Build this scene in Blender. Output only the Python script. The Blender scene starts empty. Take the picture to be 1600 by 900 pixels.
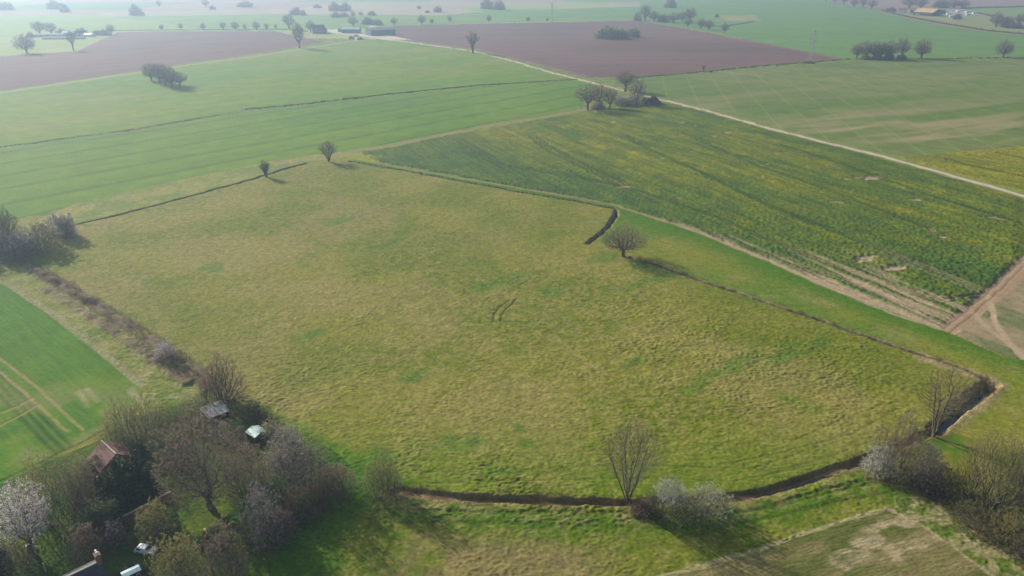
import bpy, math, random
import numpy as np
R = math.radians
sc = bpy.context.scene
C = sc.collection

# ------------------------------------------------------------------ camera, sky, sun, exposure
CAM_H = 105.0
PITCH = R(24.0)
FPX = 1142.0                       # focal length for a 1600 px wide picture
cam_d = bpy.data.cameras.new('camera')
cam = bpy.data.objects.new('camera', cam_d)
C.objects.link(cam)
cam.location = (0, 0, CAM_H)
cam.rotation_euler = (R(90) - PITCH, 0, 0)
cam_d.sensor_width = 36
cam_d.lens = 36 * FPX / 1600
cam_d.clip_start = 1
cam_d.clip_end = 60000
sc.camera = cam

SUN_EL = R(24)
SUN_TO = (-math.cos(R(42)), math.sin(R(42)))      # horizontal direction towards the sun
world = bpy.data.worlds.new('World')
sc.world = world
world.use_nodes = True
nt = world.node_tree
sky = nt.nodes.new('ShaderNodeTexSky')
sky.sky_type = 'NISHITA'
sky.sun_disc = False
sky.sun_elevation = SUN_EL
sky.sun_rotation = math.atan2(SUN_TO[0], SUN_TO[1])
sky.air_density = 1.0
sky.dust_density = 2.0
bg = nt.nodes['Background']
bg.inputs['Strength'].default_value = 0.10
nt.links.new(sky.outputs[0], bg.inputs['Color'])
sd = bpy.data.lights.new('sun', 'SUN')
sd.energy = 5.0
sd.angle = R(0.6)
sd.color = (1.0, 0.94, 0.84)
sun = bpy.data.objects.new('sun', sd)
C.objects.link(sun)
from mathutils import Vector, Matrix
svec = Vector((SUN_TO[0] * math.cos(SUN_EL), SUN_TO[1] * math.cos(SUN_EL), math.sin(SUN_EL)))
sun.rotation_euler = svec.to_track_quat('Z', 'Y').to_euler()
sun.location = (0, 0, 300)
sc.view_settings.view_transform = 'Standard'
sc.view_settings.look = 'None'
sc.view_settings.exposure = 0.36
sc.view_settings.gamma = 1
sc.cycles.max_bounces = 6
sc.cycles.diffuse_bounces = 4
sc.cycles.transparent_max_bounces = 4
sc.cycles.volume_bounces = 0
sc.cycles.use_denoising = True
sc.cycles.denoiser = 'OPENIMAGEDENOISE'
sc.cycles.denoising_prefilter = 'ACCURATE'
sc.cycles.use_adaptive_sampling = False

# ------------------------------------------------------------------ projection between picture and ground
cp, sp = math.cos(PITCH), math.sin(PITCH)
def U(px, py, z=0.0):
    """world point at height z that the camera sees at pixel (px, py) of the 1600x900 photograph"""
    a, b = (px - 800) / FPX, (py - 450) / FPX
    dz = -sp - b * cp
    t = (z - CAM_H) / dz
    return np.array([a * t, (cp - b * sp) * t, z])
def scale_at(py):                  # metres per pixel across, on the ground
    return CAM_H / (cp * (py + 58.5))
def hgt(py, hpx):                  # height in metres of something hpx tall that stands at py
    dep = PITCH + math.atan((py - 450) / FPX)
    return hpx * scale_at(py) / math.cos(dep) * 1.0
def proj(X, Y):
    fw = Y * cp + CAM_H * sp
    up = Y * sp - CAM_H * cp
    return 800 + FPX * X / fw, 450 - FPX * up / fw

# ------------------------------------------------------------------ noise in numpy
def _h(ix, iy, s):
    n = (ix.astype(np.int64) * 374761393 + iy.astype(np.int64) * 668265263 + s * 974711) & 0xffffffff
    n = ((n ^ (n >> 13)) * 1274126177) & 0xffffffff
    return ((n ^ (n >> 16)) & 0xffff).astype(np.float32) / 65535.0
def vn(x, y, s=0):
    x0 = np.floor(x); y0 = np.floor(y)
    fx = (x - x0).astype(np.float32); fy = (y - y0).astype(np.float32)
    fx = fx * fx * (3 - 2 * fx); fy = fy * fy * (3 - 2 * fy)
    a = _h(x0, y0, s); b = _h(x0 + 1, y0, s); c = _h(x0, y0 + 1, s); d = _h(x0 + 1, y0 + 1, s)
    return (a + (b - a) * fx) * (1 - fy) + (c + (d - c) * fx) * fy
def fbm(x, y, L, o=3, s=0):
    t = 0; w = 0; a = 1.0
    c, q = math.cos(0.6), math.sin(0.6)
    x = x / L; y = y / L
    for k in range(o):
        t = t + a * vn(x, y, s + k * 17); w += a; a *= 0.55
        x, y = (c * x - q * y) * 2.03 + 11.3, (q * x + c * y) * 2.03 + 5.7
    return t / w
def ss(a, b, x):
    t = np.clip((x - a) / (b - a), 0, 1)
    return t * t * (3 - 2 * t)

# ------------------------------------------------------------------ node materials
def new_mat(name):
    m = bpy.data.materials.new(name); m.use_nodes = True
    n = m.node_tree.nodes; l = m.node_tree.links
    return m, n, l, n['Principled BSDF']
def mat(name, col, col2=None, scale=3.0, rough=0.9, bump=0.0, detail=3, metallic=0, spec=0.2, trans=0, coord='Object'):
    m, n, l, b = new_mat(name)
    b.inputs['Roughness'].default_value = rough
    b.inputs['Metallic'].default_value = metallic
    b.inputs['Specular IOR Level'].default_value = spec
    tc = n.new('ShaderNodeTexCoord')
    nz = n.new('ShaderNodeTexNoise'); nz.inputs['Scale'].default_value = scale; nz.inputs['Detail'].default_value = detail
    l.new(tc.outputs[coord], nz.inputs['Vector'])
    cr = n.new('ShaderNodeValToRGB')
    cr.color_ramp.elements[0].position = 0.34; cr.color_ramp.elements[1].position = 0.66
    c2 = col2 or tuple(c * 0.7 for c in col)
    cr.color_ramp.elements[0].color = (*c2, 1); cr.color_ramp.elements[1].color = (*col, 1)
    l.new(nz.outputs['Fac'], cr.inputs['Fac']); l.new(cr.outputs['Color'], b.inputs['Base Color'])
    if bump:
        bp = n.new('ShaderNodeBump'); bp.inputs['Distance'].default_value = bump; bp.inputs['Strength'].default_value = 1
        l.new(nz.outputs['Fac'], bp.inputs['Height']); l.new(bp.outputs['Normal'], b.inputs['Normal'])
    if trans:
        out = n['Material Output']
        tr = n.new('ShaderNodeBsdfTranslucent'); l.new(cr.outputs['Color'], tr.inputs['Color'])
        mx = n.new('ShaderNodeMixShader'); mx.inputs[0].default_value = trans
        l.new(b.outputs[0], mx.inputs[1]); l.new(tr.outputs[0], mx.inputs[2]); l.new(mx.outputs[0], out.inputs['Surface'])
    return m

def ground_mat(name, L1, a1, L2, a2, bump, stretch=(1, 1), rot=0.0):
    """colour = the sheet's own tint attribute, broken up by two world-space noises, with a bump"""
    m, n, l, b = new_mat(name)
    b.inputs['Roughness'].default_value = 0.95
    b.inputs['Specular IOR Level'].default_value = 0.08
    at = n.new('ShaderNodeAttribute'); at.attribute_name = 'tint'; at.attribute_type = 'GEOMETRY'
    ge = n.new('ShaderNodeNewGeometry')
    mp = n.new('ShaderNodeMapping'); mp.inputs['Rotation'].default_value = (0, 0, rot)
    mp.inputs['Scale'].default_value = (stretch[0], stretch[1], 1)
    l.new(ge.outputs['Position'], mp.inputs['Vector'])
    def noise(L, d):
        z = n.new('ShaderNodeTexNoise'); z.inputs['Scale'].default_value = 1.0 / L; z.inputs['Detail'].default_value = d
        l.new(mp.outputs[0], z.inputs['Vector']); return z
    n1 = noise(L1, 4); n2 = noise(L2, 3)
    def ramp(z, amp):
        r = n.new('ShaderNodeMapRange'); r.inputs['From Min'].default_value = 0.3; r.inputs['From Max'].default_value = 0.7
        r.inputs['To Min'].default_value = 1 - amp; r.inputs['To Max'].default_value = 1 + amp
        l.new(z.outputs['Fac'], r.inputs['Value']); return r
    r1, r2 = ramp(n1, a1), ramp(n2, a2)
    mu = n.new('ShaderNodeMath'); mu.operation = 'MULTIPLY'
    l.new(r1.outputs[0], mu.inputs[0]); l.new(r2.outputs[0], mu.inputs[1])
    vm = n.new('ShaderNodeVectorMath'); vm.operation = 'SCALE'
    l.new(at.outputs['Color'], vm.inputs[0]); l.new(mu.outputs[0], vm.inputs['Scale'])
    l.new(vm.outputs[0], b.inputs['Base Color'])
    if bump:
        bp = n.new('ShaderNodeBump'); bp.inputs['Distance'].default_value = bump; bp.inputs['Strength'].default_value = 0.8
        l.new(n2.outputs['Fac'], bp.inputs['Height']); l.new(bp.outputs['Normal'], b.inputs['Normal'])
    return m

# ------------------------------------------------------------------ object helpers
def tag(o, label=None, cat=None, group=None, kind=None):
    if label: o['label'] = label
    if cat: o['category'] = cat
    if group: o['group'] = group
    if kind: o['kind'] = kind
    return o
def mesh_np(name, V, F, smooth=False):
    """F: int array (n,k) of equal-sized faces, or list of such arrays"""
    Fs = F if isinstance(F, list) else [F]
    me = bpy.data.meshes.new(name)
    V = np.asarray(V, np.float32)
    me.vertices.add(len(V)); me.vertices.foreach_set('co', V.ravel())
    loops = np.concatenate([f.ravel() for f in Fs]).astype(np.int32)
    sizes = np.concatenate([np.full(len(f), f.shape[1], np.int32) for f in Fs])
    me.loops.add(len(loops)); me.loops.foreach_set('vertex_index', loops)
    me.polygons.add(len(sizes))
    me.polygons.foreach_set('loop_start', np.concatenate([[0], np.cumsum(sizes)[:-1]]).astype(np.int32))
    me.polygons.foreach_set('loop_total', sizes)
    if smooth: me.polygons.foreach_set('use_smooth', np.ones(len(sizes), bool))
    me.update(calc_edges=True)
    return me
def link(name, me, m=None, parent=None, loc=None):
    if m is not None:
        me.materials.clear(); me.materials.append(m)
    o = bpy.data.objects.new(name, me); C.objects.link(o)
    if parent is not None: o.parent = parent
    if loc is not None: o.location = loc
    return o
def empty(name, loc, rz=0.0, s=(1, 1, 1)):
    o = bpy.data.objects.new(name, None); C.objects.link(o)
    o.location = tuple(loc); o.rotation_euler = (0, 0, rz); o.scale = s
    o.empty_display_size = 0.5
    return o
def copy_tree(o, parent=None):
    c = o.copy(); C.objects.link(c)
    if parent is not None: c.parent = parent
    for ch in list(o.children): copy_tree(ch, c)
    return c
class MB:
    """collects boxes, bars and polygons for one mesh"""
    def __init__(s): s.v = []; s.f = []
    def add(s, vs, fs):
        b = len(s.v); s.v += [tuple(map(float, p)) for p in vs]; s.f += [tuple(b + i for i in f) for f in fs]; return s
    def box(s, x0, x1, y0, y1, z0, z1):
        return s.add([(x0,y0,z0),(x1,y0,z0),(x1,y1,z0),(x0,y1,z0),(x0,y0,z1),(x1,y0,z1),(x1,y1,z1),(x0,y1,z1)],
                     [(0,3,2,1),(4,5,6,7),(0,1,5,4),(1,2,6,5),(2,3,7,6),(3,0,4,7)])
    def bar(s, a, b, w, h=None):
        a = Vector(a); b = Vector(b); d = (b - a).normalized(); h = h or w
        r = Vector((0, 0, 1)) if abs(d.z) < 0.9 else Vector((1, 0, 0))
        u = d.cross(r).normalized() * w / 2; v = u.cross(d).normalized() * h / 2
        vs = [p + i * u + j * v for p in (a, b) for i, j in ((-1,-1),(1,-1),(1,1),(-1,1))]
        return s.add(vs, [(3,2,1,0),(4,5,6,7),(0,1,5,4),(1,2,6,5),(2,3,7,6),(3,0,4,7)])
    def lathe(s, prof, n=12, c=(0, 0, 0), axis='z'):
        vs = []; fs = []
        for r, z in prof:
            for k in range(n):
                a = 2 * math.pi * k / n; x, y = r * math.cos(a), r * math.sin(a)
                vs.append((c[0] + x, c[1] + y, c[2] + z) if axis == 'z' else (c[0] + x, c[1] + z, c[2] + y))
        for i in range(len(prof) - 1):
            for k in range(n):
                fs.append((i * n + k, i * n + (k + 1) % n, (i + 1) * n + (k + 1) % n, (i + 1) * n + k))
        fs.append(tuple(range(n - 1, -1, -1))); fs.append(tuple((len(prof) - 1) * n + k for k in range(n)))
        return s.add(vs, fs)
    def build(s, name, m, parent=None, smooth=False):
        me = bpy.data.meshes.new(name); me.from_pydata(s.v, [], s.f); me.update()
        if smooth:
            for p in me.polygons: p.use_smooth = True
        return link(name, me, m, parent)

# ================================================================== THE GROUND
# one height field over the whole place (finer where it is near), cut along the field edges into the fields
rows = np.concatenate([np.arange(1040, 900, -2.0), np.arange(900, 150, -0.9), np.arange(150, 0, -0.6), np.arange(0, -40, -0.5), np.arange(-40, -52, -1.0)])
cols = np.arange(-330, 1931, 1.6)
NR, NC = len(rows), len(cols)
gy = (cp - (rows - 450) / FPX * sp) * (-CAM_H) / (-sp - (rows - 450) / FPX * cp)
gs = (-CAM_H) / (-sp - (rows - 450) / FPX * cp) / FPX
X = (cols[None, :] - 800) * gs[:, None]
Y = np.repeat(gy[:, None], NC, 1)
cell = np.abs(np.gradient(gy))[:, None] * np.ones((1, NC))
X = X.ravel().astype(np.float64); Y = Y.ravel(); cell = cell.ravel()
wamp = np.clip(cell * 1.0, 0.28, 4)
WX = X + (fbm(X, Y, 6, 2, 101) - .5) * 2 * wamp + (fbm(X, Y, 60, 2, 103) - .5) * 1.2
WY = Y + (fbm(X, Y, 6, 2, 102) - .5) * 2 * wamp + (fbm(X, Y, 60, 2, 104) - .5) * 1.2
PU, PV = proj(WX, WY)
N = len(X)
def mixc(a, b, t):
    return a * (1 - t[:, None]) + np.asarray(b)[None, :] * t[:, None] if np.ndim(b) == 1 else a * (1 - t[:, None]) + b * t[:, None]
def colmix(c0, c1, t):
    return np.asarray(c0)[None] * (1 - t[:, None]) + np.asarray(c1)[None] * t[:, None]
def inpoly(poly):
    p = np.array(poly, float)
    idx = np.nonzero((PU > p[:, 0].min()) & (PU < p[:, 0].max()) & (PV > p[:, 1].min()) & (PV < p[:, 1].max()))[0]
    x, y = PU[idx], PV[idx]; c = np.zeros(len(idx), bool)
    for i in range(len(p)):
        x0, y0 = p[i]; x1, y1 = p[i - 1]
        if y0 == y1: continue
        c ^= ((y0 > y) != (y1 > y)) & (x < (x1 - x0) * (y - y0) / (y1 - y0) + x0)
    return idx[c]
def dist(line, R_=20.0, signed=False):
    """indices within R_ metres of a line drawn on the ground, and the distance of each"""
    q = np.array([U(a, b)[:2] for a, b in line])
    m = (WX > q[:, 0].min() - R_) & (WX < q[:, 0].max() + R_) & (WY > q[:, 1].min() - R_) & (WY < q[:, 1].max() + R_)
    idx = np.nonzero(m)[0]; x, y = WX[idx], WY[idx]; best = np.full(len(idx), 1e9); sg = np.zeros(len(idx))
    for i in range(len(q) - 1):
        ax, ay = q[i]; dx, dy = q[i + 1] - q[i]; L2 = dx * dx + dy * dy
        t = np.clip(((x - ax) * dx + (y - ay) * dy) / L2, 0, 1)
        d = np.hypot(x - ax - t * dx, y - ay - t * dy)
        s_ = np.sign(dx * (y - ay) - dy * (x - ax))
        sg = np.where(d < best, s_, sg); best = np.minimum(d, best)
    k = best < R_
    if signed: return idx[k], best[k] * sg[k]
    return idx[k], best[k]

# --- outlines read off the photograph (pixels of the 1600x900 picture, laid on the ground)
D_FRONT = [(618,768),(660,772),(700,776),(800,780),(900,785),(960,787),(1060,786),(1150,780),(1200,771),(1260,753),(1345,722),(1400,700),(1462,672)]
D_EAST = [(1462,672),(1500,636),(1548,600)]
D_NORTH_A = [(1548,596),(1500,574),(1400,541),(1300,507),(1200,473),(1100,440),(1040,419),(985,402)]
D_HOOK = [(918,380),(938,366),(952,352),(958,340),(963,329)]
D_NORTH_B = [(963,327),(900,314),(800,298),(700,279),(600,261),(545,252)]
D_WEST = [(475,256),(440,266),(415,274),(360,290),(300,306),(200,332),(118,352)]
BRAMBLE = [(30,406),(60,424),(100,448),(150,478),(200,510),(255,545),(300,580),(330,606)]
BRAMBLE2 = [(75,452),(110,474),(160,508),(200,532),(250,572),(290,600)]
PASTURE = [(118,352),(200,332),(300,306),(415,274),(475,256),(520,250),(600,261),(700,279),(800,298),(900,314),(963,327),(952,352),(918,380),(975,400),(1100,440),(1200,473),(1300,507),(1400,541),(1500,574),(1548,598),(1500,636),(1462,672),(1345,722),(1260,753),(1200,771),(1150,780),(900,785),(700,776),(618,768),(560,738),(520,705),(460,672),(385,638),(330,606),(255,545),(150,478),(30,406)]
GREEN_LOW = [(-330,280),(0,232),(200,204),(365,178),(600,150),(750,135),(900,125),(935,132),(905,170),(750,196),(600,226),(500,241),(420,252),(300,277),(115,319),(40,340),(-330,400)]
GREEN_HIGH = [(-330,195),(0,143),(200,114),(300,100),(400,86),(500,69),(592,62),(640,67),(740,82),(800,97),(860,114),(900,124),(750,134),(600,149),(385,172),(365,176),(200,202),(0,229),(-330,276)]
PLOUGH_W = [(-330,105),(0,88),(120,80),(150,66),(185,50),(250,49),(430,49),(470,58),(505,66),(400,84),(290,99),(200,113),(0,142),(-330,193)]
PLOUGH_E = [(612,40),(800,36),(1000,32),(1140,57),(1322,93),(1190,103),(1100,112),(985,121),(915,121),(860,106),(800,91),(740,77),(612,60)]
TRACK = [(575,60),(600,61),(640,66),(740,80),(800,95),(860,113),(900,123),(1000,148),(1100,172),(1200,200),(1300,225),(1400,250),(1500,278),(1600,306),(1900,390)]
RIGHTFIELD = [(990,124),(1190,106),(1340,94),(1460,93),(1930,90),(1930,205),(1600,231),(1400,247),(1300,222),(1080,165),(1000,144),(935,126)]
RAPE_E = [(1402,247),(1600,229),(1930,203),(1930,396),(1600,303)]
RAPE = [(528,243),(600,234),(700,212),(900,178),(1000,166),(1045,160),(1075,168),(1200,204),(1300,229),(1400,254),(1500,282),(1600,310),(1930,405),(1930,395),(1600,408),(1560,446),(1480,515),(1400,492),(1300,452),(1200,408),(1100,368),(1000,332),(960,320),(800,290),(700,272),(600,254)]
SOIL_E = [(1480,517),(1560,448),(1600,408),(1930,300),(1930,700),(1600,562),(1565,556)]
PATH_N = [(590,256),(700,275),(800,292),(900,308),(960,321),(1040,346),(1100,367),(1200,407),(1300,452),(1400,492),(1480,517)]
FIELD_W = [(-330,230),(0,437),(60,476),(140,541),(215,598),(222,612),(212,640),(130,690),(0,752),(-330,900)]
FIELD_S = [(1030,902),(1100,886),(1150,873),(1220,851),(1300,824),(1390,797),(1440,818),(1500,858),(1560,905),(1800,1040),(500,1040),(900,935)]
GARDEN = [(-330,905),(0,757),(90,715),(150,690),(210,650),(290,630),(330,606),(385,638),(460,672),(520,705),(560,740),(520,790),(480,850),(440,905),(400,1040),(-330,1040)]

tint = np.zeros((N, 3)); zone = np.zeros(N, np.uint8); H = np.zeros(N)
ZN = ['ground', 'pasture', 'wheat_field', 'ploughed_field', 'rapeseed_field', 'farm_track', 'ditch', 'garden_ground', 'stubble_field', 'grass_verge']
n30 = fbm(X, Y, 30, 3, 1); n8 = fbm(X, Y, 8, 3, 2); n3 = fbm(X, Y, 3, 3, 3); n120 = fbm(X, Y, 150, 3, 4)
lod = lambda L: np.clip(L / (2.0 * cell), 0, 1)
def contrast(n, a=.3, b=.7): return ss(a, b, n)
STRAW = (.30, .245, .115); OLIVE = (.175, .175, .045); LUSH = (.075, .145, .022); DRY = (.24, .185, .10)
# rough grass everywhere first
tint[:] = colmix(OLIVE, LUSH, contrast(n8)); tint[:] = mixc(tint, STRAW, contrast(n3, .45, .8) * .5)
tuft = vn(X / .72 + n3 * 2, Y / .58 + n8 * 2, 7); tuft2 = vn(X / .5 + Y * .4, Y / .42, 8)
bump_rough = (0.15 * ss(.2, .9, tuft) * lod(1.0) + .10 * tuft2 * lod(.55) + .12 * n3 * lod(2.5)) * (0.1 + 1.5 * n8 * (.3 + 1.4 * n30))

# --- far countryside: broad patchwork of fields
far = PV < 60
fx = np.floor((X + fbm(X, Y, 900, 1, 31) * 300) / 420 + np.floor(Y / 380) * .37); fyy = np.floor(Y / 380)
pk = _h(fx, fyy, 77)
fc = np.zeros((N, 3)); opts = [(.14,.22,.07),(.17,.25,.08),(.27,.29,.12),(.26,.19,.15),(.12,.19,.07),(.2,.25,.09),(.3,.25,.17)]
for i, c in enumerate(opts):
    k = (pk >= i / len(opts)) & (pk <= (i + 1) / len(opts)); fc[k] = c
tint = np.where(far[:, None], fc * (0.85 + .3 * n120[:, None]), tint)
zone[far] = 0
def paint(poly, c, z=None, h=0.0):
    i = inpoly(poly); tint[i] = np.asarray(c)[None] * (1.0 + .4 * n30[i, None]) ; H[i] = h
    if z is not None: zone[i] = z
    return i
paint([(-330,60),(0,58),(185,48),(150,66),(120,80),(0,88),(-330,105)], (.20,.23,.08), 9)
paint([(-330,26),(0,24),(150,22),(250,34),(320,48),(185,49),(0,57),(-330,58)], (.17,.22,.07), 9)
paint([(150,19),(420,15),(420,21),(250,33),(170,26)], (.24,.21,.14))
paint([(250,34),(170,26),(420,22),(640,26),(1000,30),(800,35),(612,40),(590,44),(430,48),(320,48)], (.12,.19,.055))
paint([(420,14),(700,13),(760,18),(690,24),(420,21)], (.27,.22,.16))
paint([(760,18),(1000,10),(1010,30),(640,26),(690,24)], (.105,.18,.055))
paint([(1000,-5),(1240,-5),(1300,4),(1380,16),(1460,34),(1560,49),(1620,56),(1930,80),(1930,89),(1600,88),(1460,90),(1340,91),(1322,92),(1140,56),(1000,31)], (.105,.175,.05), 2)
paint([(1340,-8),(1930,-8),(1930,10),(1600,8),(1510,12),(1440,16),(1370,14),(1290,1)], (.22,.15,.125), 3)
paint([(1500,14),(1600,10),(1930,12),(1930,30),(1600,26),(1530,20)], (.15,.2,.07))
paint([(1380,17),(1500,14),(1535,22),(1600,27),(1930,32),(1930,78),(1620,55),(1560,47),(1460,32)], (.19,.2,.09), 9)
paint([(1110,24),(1180,24),(1190,32),(1140,33)], (.21,.21,.09))
# brown strip of bare earth beside the far hedge
i, d = dist([(1375,17),(1410,25),(1460,36),(1540,49),(1620,57)], 14); k = d < 7; tint[i[k]] = (.25, .18, .12)

def rowdir(a, b):
    v = U(*b)[:2] - U(*a)[:2]; v /= np.hypot(*v); return v
def across(v): return -v[1] * X + v[0] * Y
def along(v): return v[0] * X + v[1] * Y

# --- wheat fields
def wheat(poly, c0, c1, rd, tram=24.0, tw=0.9, dark=.55, off=0.0):
    i = inpoly(poly); v = rowdir(*rd); A, B = across(v)[i], along(v)[i]
    st = fbm(B, A * 9, 160, 3, 41)
    t = np.clip(.5 + (contrast(n120[i]) - .5) * .8 + (st - .5) * 1.2, 0, 1)
    tint[i] = colmix(c0, c1, t) * (0.94 + .12 * contrast(n8[i]))[:, None]
    ph = np.abs(((A + off + (n120[i] - .5) * 3) / tram) % 1 - .5) * tram
    pair = np.minimum(np.abs(ph - .0), np.abs(ph - 1.8))
    wt = np.maximum(tw, cell[i] * .35)
    m = np.clip(1 - pair / wt, 0, 1) * np.clip(1.2 * tw / wt, .15, 1)
    tint[i] *= (1 - dark * m)[:, None]
    H[i] = .12 * n3[i] * lod(3)[i] - .15 * m + .05; zone[i] = 2
    return i, A, B
i, A, B = wheat(GREEN_LOW, (.088, .170, .018), (.130, .198, .028), ((0,310),(400,236)), dark=.38, tram=30)
i, A, B = wheat(GREEN_HIGH, (.110, .190, .025), (.160, .210, .040), ((0,229),(600,149)), dark=.1)
m = contrast(fbm(X[i], Y[i], 90, 3, 55), .52, .75); tint[i] = mixc(tint[i], (.24, .22, .10), m * .22)
i, A, B = wheat(RIGHTFIELD, (.108, .160, .042), (.140, .172, .052), ((1500,110),(1100,150)), tram=30, dark=.12)
v = rowdir((1320,200), (1000,150)); v2 = rowdir((1420,190), (1290,115))
A1 = across(v)[i]; A2 = across(v2)[i]
sl = contrast(vn(A1 / 2.6, along(v)[i] / 70, 61), .45, .85) * contrast(n120[i], .3, .6)
pale = contrast(fbm(along(rowdir((1000,200),(1500,150)))[i] * .25, across(rowdir((1000,200),(1500,150)))[i], 22, 3, 62), .42, .72)
near = ss(60, -10, (PV[i] - 110) * 0 + 200 - PV[i]) * .7 + .2
tint[i] = mixc(tint[i], (.32, .25, .15), np.clip(pale * near * .85, 0, 1))
tint[i] = mixc(tint[i], (.34, .29, .17), sl * .22)
l2 = np.clip(1 - np.abs((A2 / 24.0) % 1 - .5) * 24 / 1.0, 0, 1); tint[i] = mixc(tint[i], (.36, .34, .16), l2 * .30)
i, A, B = wheat(FIELD_W, (.055, .135, .006), (.085, .165, .010), ((0,437),(140,541)), tram=200, off=60)
fine = vn(A / .45, B / 9, 66); tint[i] *= (.86 + .28 * fine)[:, None]
m = contrast(fbm(X[i], Y[i], 14, 3, 67), .5, .75) * ss(560, 640, PV[i]); tint[i] = mixc(tint[i], (.24, .23, .12), m * .5)
H[i] = .12 * vn(A / .45, B / 3, 68) + .06 * tuft2[i]
for ln, wd in (([(-60,515),(0,560),(62,610),(128,672)], .42), ([(-60,537),(0,582),(50,625),(104,674)], .42),
               ([(-60,698),(0,666),(30,650),(60,632)], .35), ([(-60,668),(0,645),(30,634),(50,622)], .5)):
    i, d = dist(ln, 2.5); m = ss(wd * 1.6, wd * .5, d) * (.5 + .6 * n3[i]); tint[i] = mixc(tint[i], (.30, .24, .13), np.clip(m * .8, 0, 1)); H[i] -= .12 * m
for ln in ([(122,612),(137,636)], [(135,608),(152,628)], [(205,608),(228,640)], [(200,612),(218,628)]):
    i, d = dist(ln, 2.5); m = ss(1.3, .2, d) * (.3 + .6 * n3[i]); tint[i] = mixc(tint[i], (.3, .27, .16), np.clip(m, 0, .7))

# --- ploughed fields
for poly, rd in ((PLOUGH_W, ((0,120),(400,80))), (PLOUGH_E, ((900,100),(1300,96)))):
    i = inpoly(poly); v = rowdir(*rd); A, B = across(v)[i], along(v)[i]
    st = fbm(B / 14, A, 7, 3, 71)
    tint[i] = colmix((.110, .064, .056), (.158, .094, .080), contrast(n120[i]) * .5 + contrast(st) * .5)
    H[i] = .1 * st; zone[i] = 3
i, d = dist([(612,60),(740,78),(800,92),(860,108),(905,118)], 16); k = (d < 9) & (zone[i] == 3); tint[i[k]] = tint[i[k]] * 1.12 + .03
i, d = dist([(1140,58),(1322,92)], 18); k = (d < 12) & (zone[i] == 3); tint[i[k]] = tint[i[k]] * 1.15 + .02

# --- rapeseed
for poly, e in ((RAPE, 0), (RAPE_E, 1)):
    i = inpoly(poly); v = rowdir((960,230), (1540,452)); A, B = across(v)[i], along(v)[i]
    if e: v = rowdir((1430,250), (1900,330)); A, B = across(v)[i], along(v)[i]
    yel = fbm(B / 3.2, A, 22, 4, 81) * .62 + fbm(B / 6, A, 5, 2, 82) * .38
    yel = .15 + .85 * contrast(yel, .28, .80)
    low = ss(0, 95, (PV[i] - np.interp(PU[i], [600,800,960,1100,1300,1480,1600], [254,290,320,368,452,515,560])) * -1)
    if not e: yel = yel * (.15 + .85 * low) * np.where(PV[i] > 380, .6, 1)
    else: yel = np.clip(yel * .9 + .75, 0, 1.6)
    base = colmix((.045, .088, .024), (.075, .118, .028), contrast(n8[i]))
    fl = contrast(vn(X[i] / .8, Y[i] / 1.2, 83), .25, .75)
    base = mixc(base, (.225, .210, .018), yel * (.42 + .30 * fl))
    hot = contrast(fbm(X[i], Y[i], 9, 3, 84), .60, .72) * yel; base = mixc(base, (.42, .36, .02), hot * .25)
    row = vn(A / 1.3, B / 40, 85); base = base * (.78 + .44 * row)[:, None]
    h = .45 + .30 * (fl - .3) * lod(1.2)[i] + .22 * row * lod(.9)[i] + .2 * n8[i]
    bare = np.zeros(len(i))
    if not e:
        px, py = PU[i], PV[i]
        edge = np.interp(px, [600,800,960,1100,1300,1480,1600], [254,290,320,368,452,515,560])
        up = edge - py                                    # pixels above the lower edge
        reach = np.interp(px, [600, 1000, 1120, 1200, 1400, 1500], [0, 0, 14, 46, 100, 100])
        sn = fbm(B / 16, A, 3.0, 3, 86) * .7 + n30[i] * .3
        bare = np.clip(ss(reach, reach * .15, up) * 1.1, 0, 1) * contrast(sn, .44, .56) * (reach > 1)
        bare = np.maximum(bare, ss(12, 2, up) * (px > 1130) * contrast(sn, .32, .5))
        bare = np.maximum(bare, contrast(fbm(X[i], Y[i], 12, 3, 87), .79, .84) * (px > 850) * .6)
        for (bx, by, rx, ry) in ((1352,405,17,7),(1362,279,14,3),(973,292,12,2),(1395,420,18,4)):
            q = ((px - bx) / rx) ** 2 + ((py - by) / ry) ** 2; bare = np.maximum(bare, ss(1.5, .2, q + (n3[i] - .5) * 2.4))
    base = mixc(base, colmix((.32, .24, .17), (.42, .33, .23), n3[i]), bare * .92)
    h = h * (1 - bare)
    if not e: h = h * (.3 + .7 * ss(0, 22, np.interp(PV[i], [405, 448, 515], [1600, 1560, 1480]) - PU[i]))
    tint[i] = base; H[i] = h; zone[i] = 4
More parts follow.
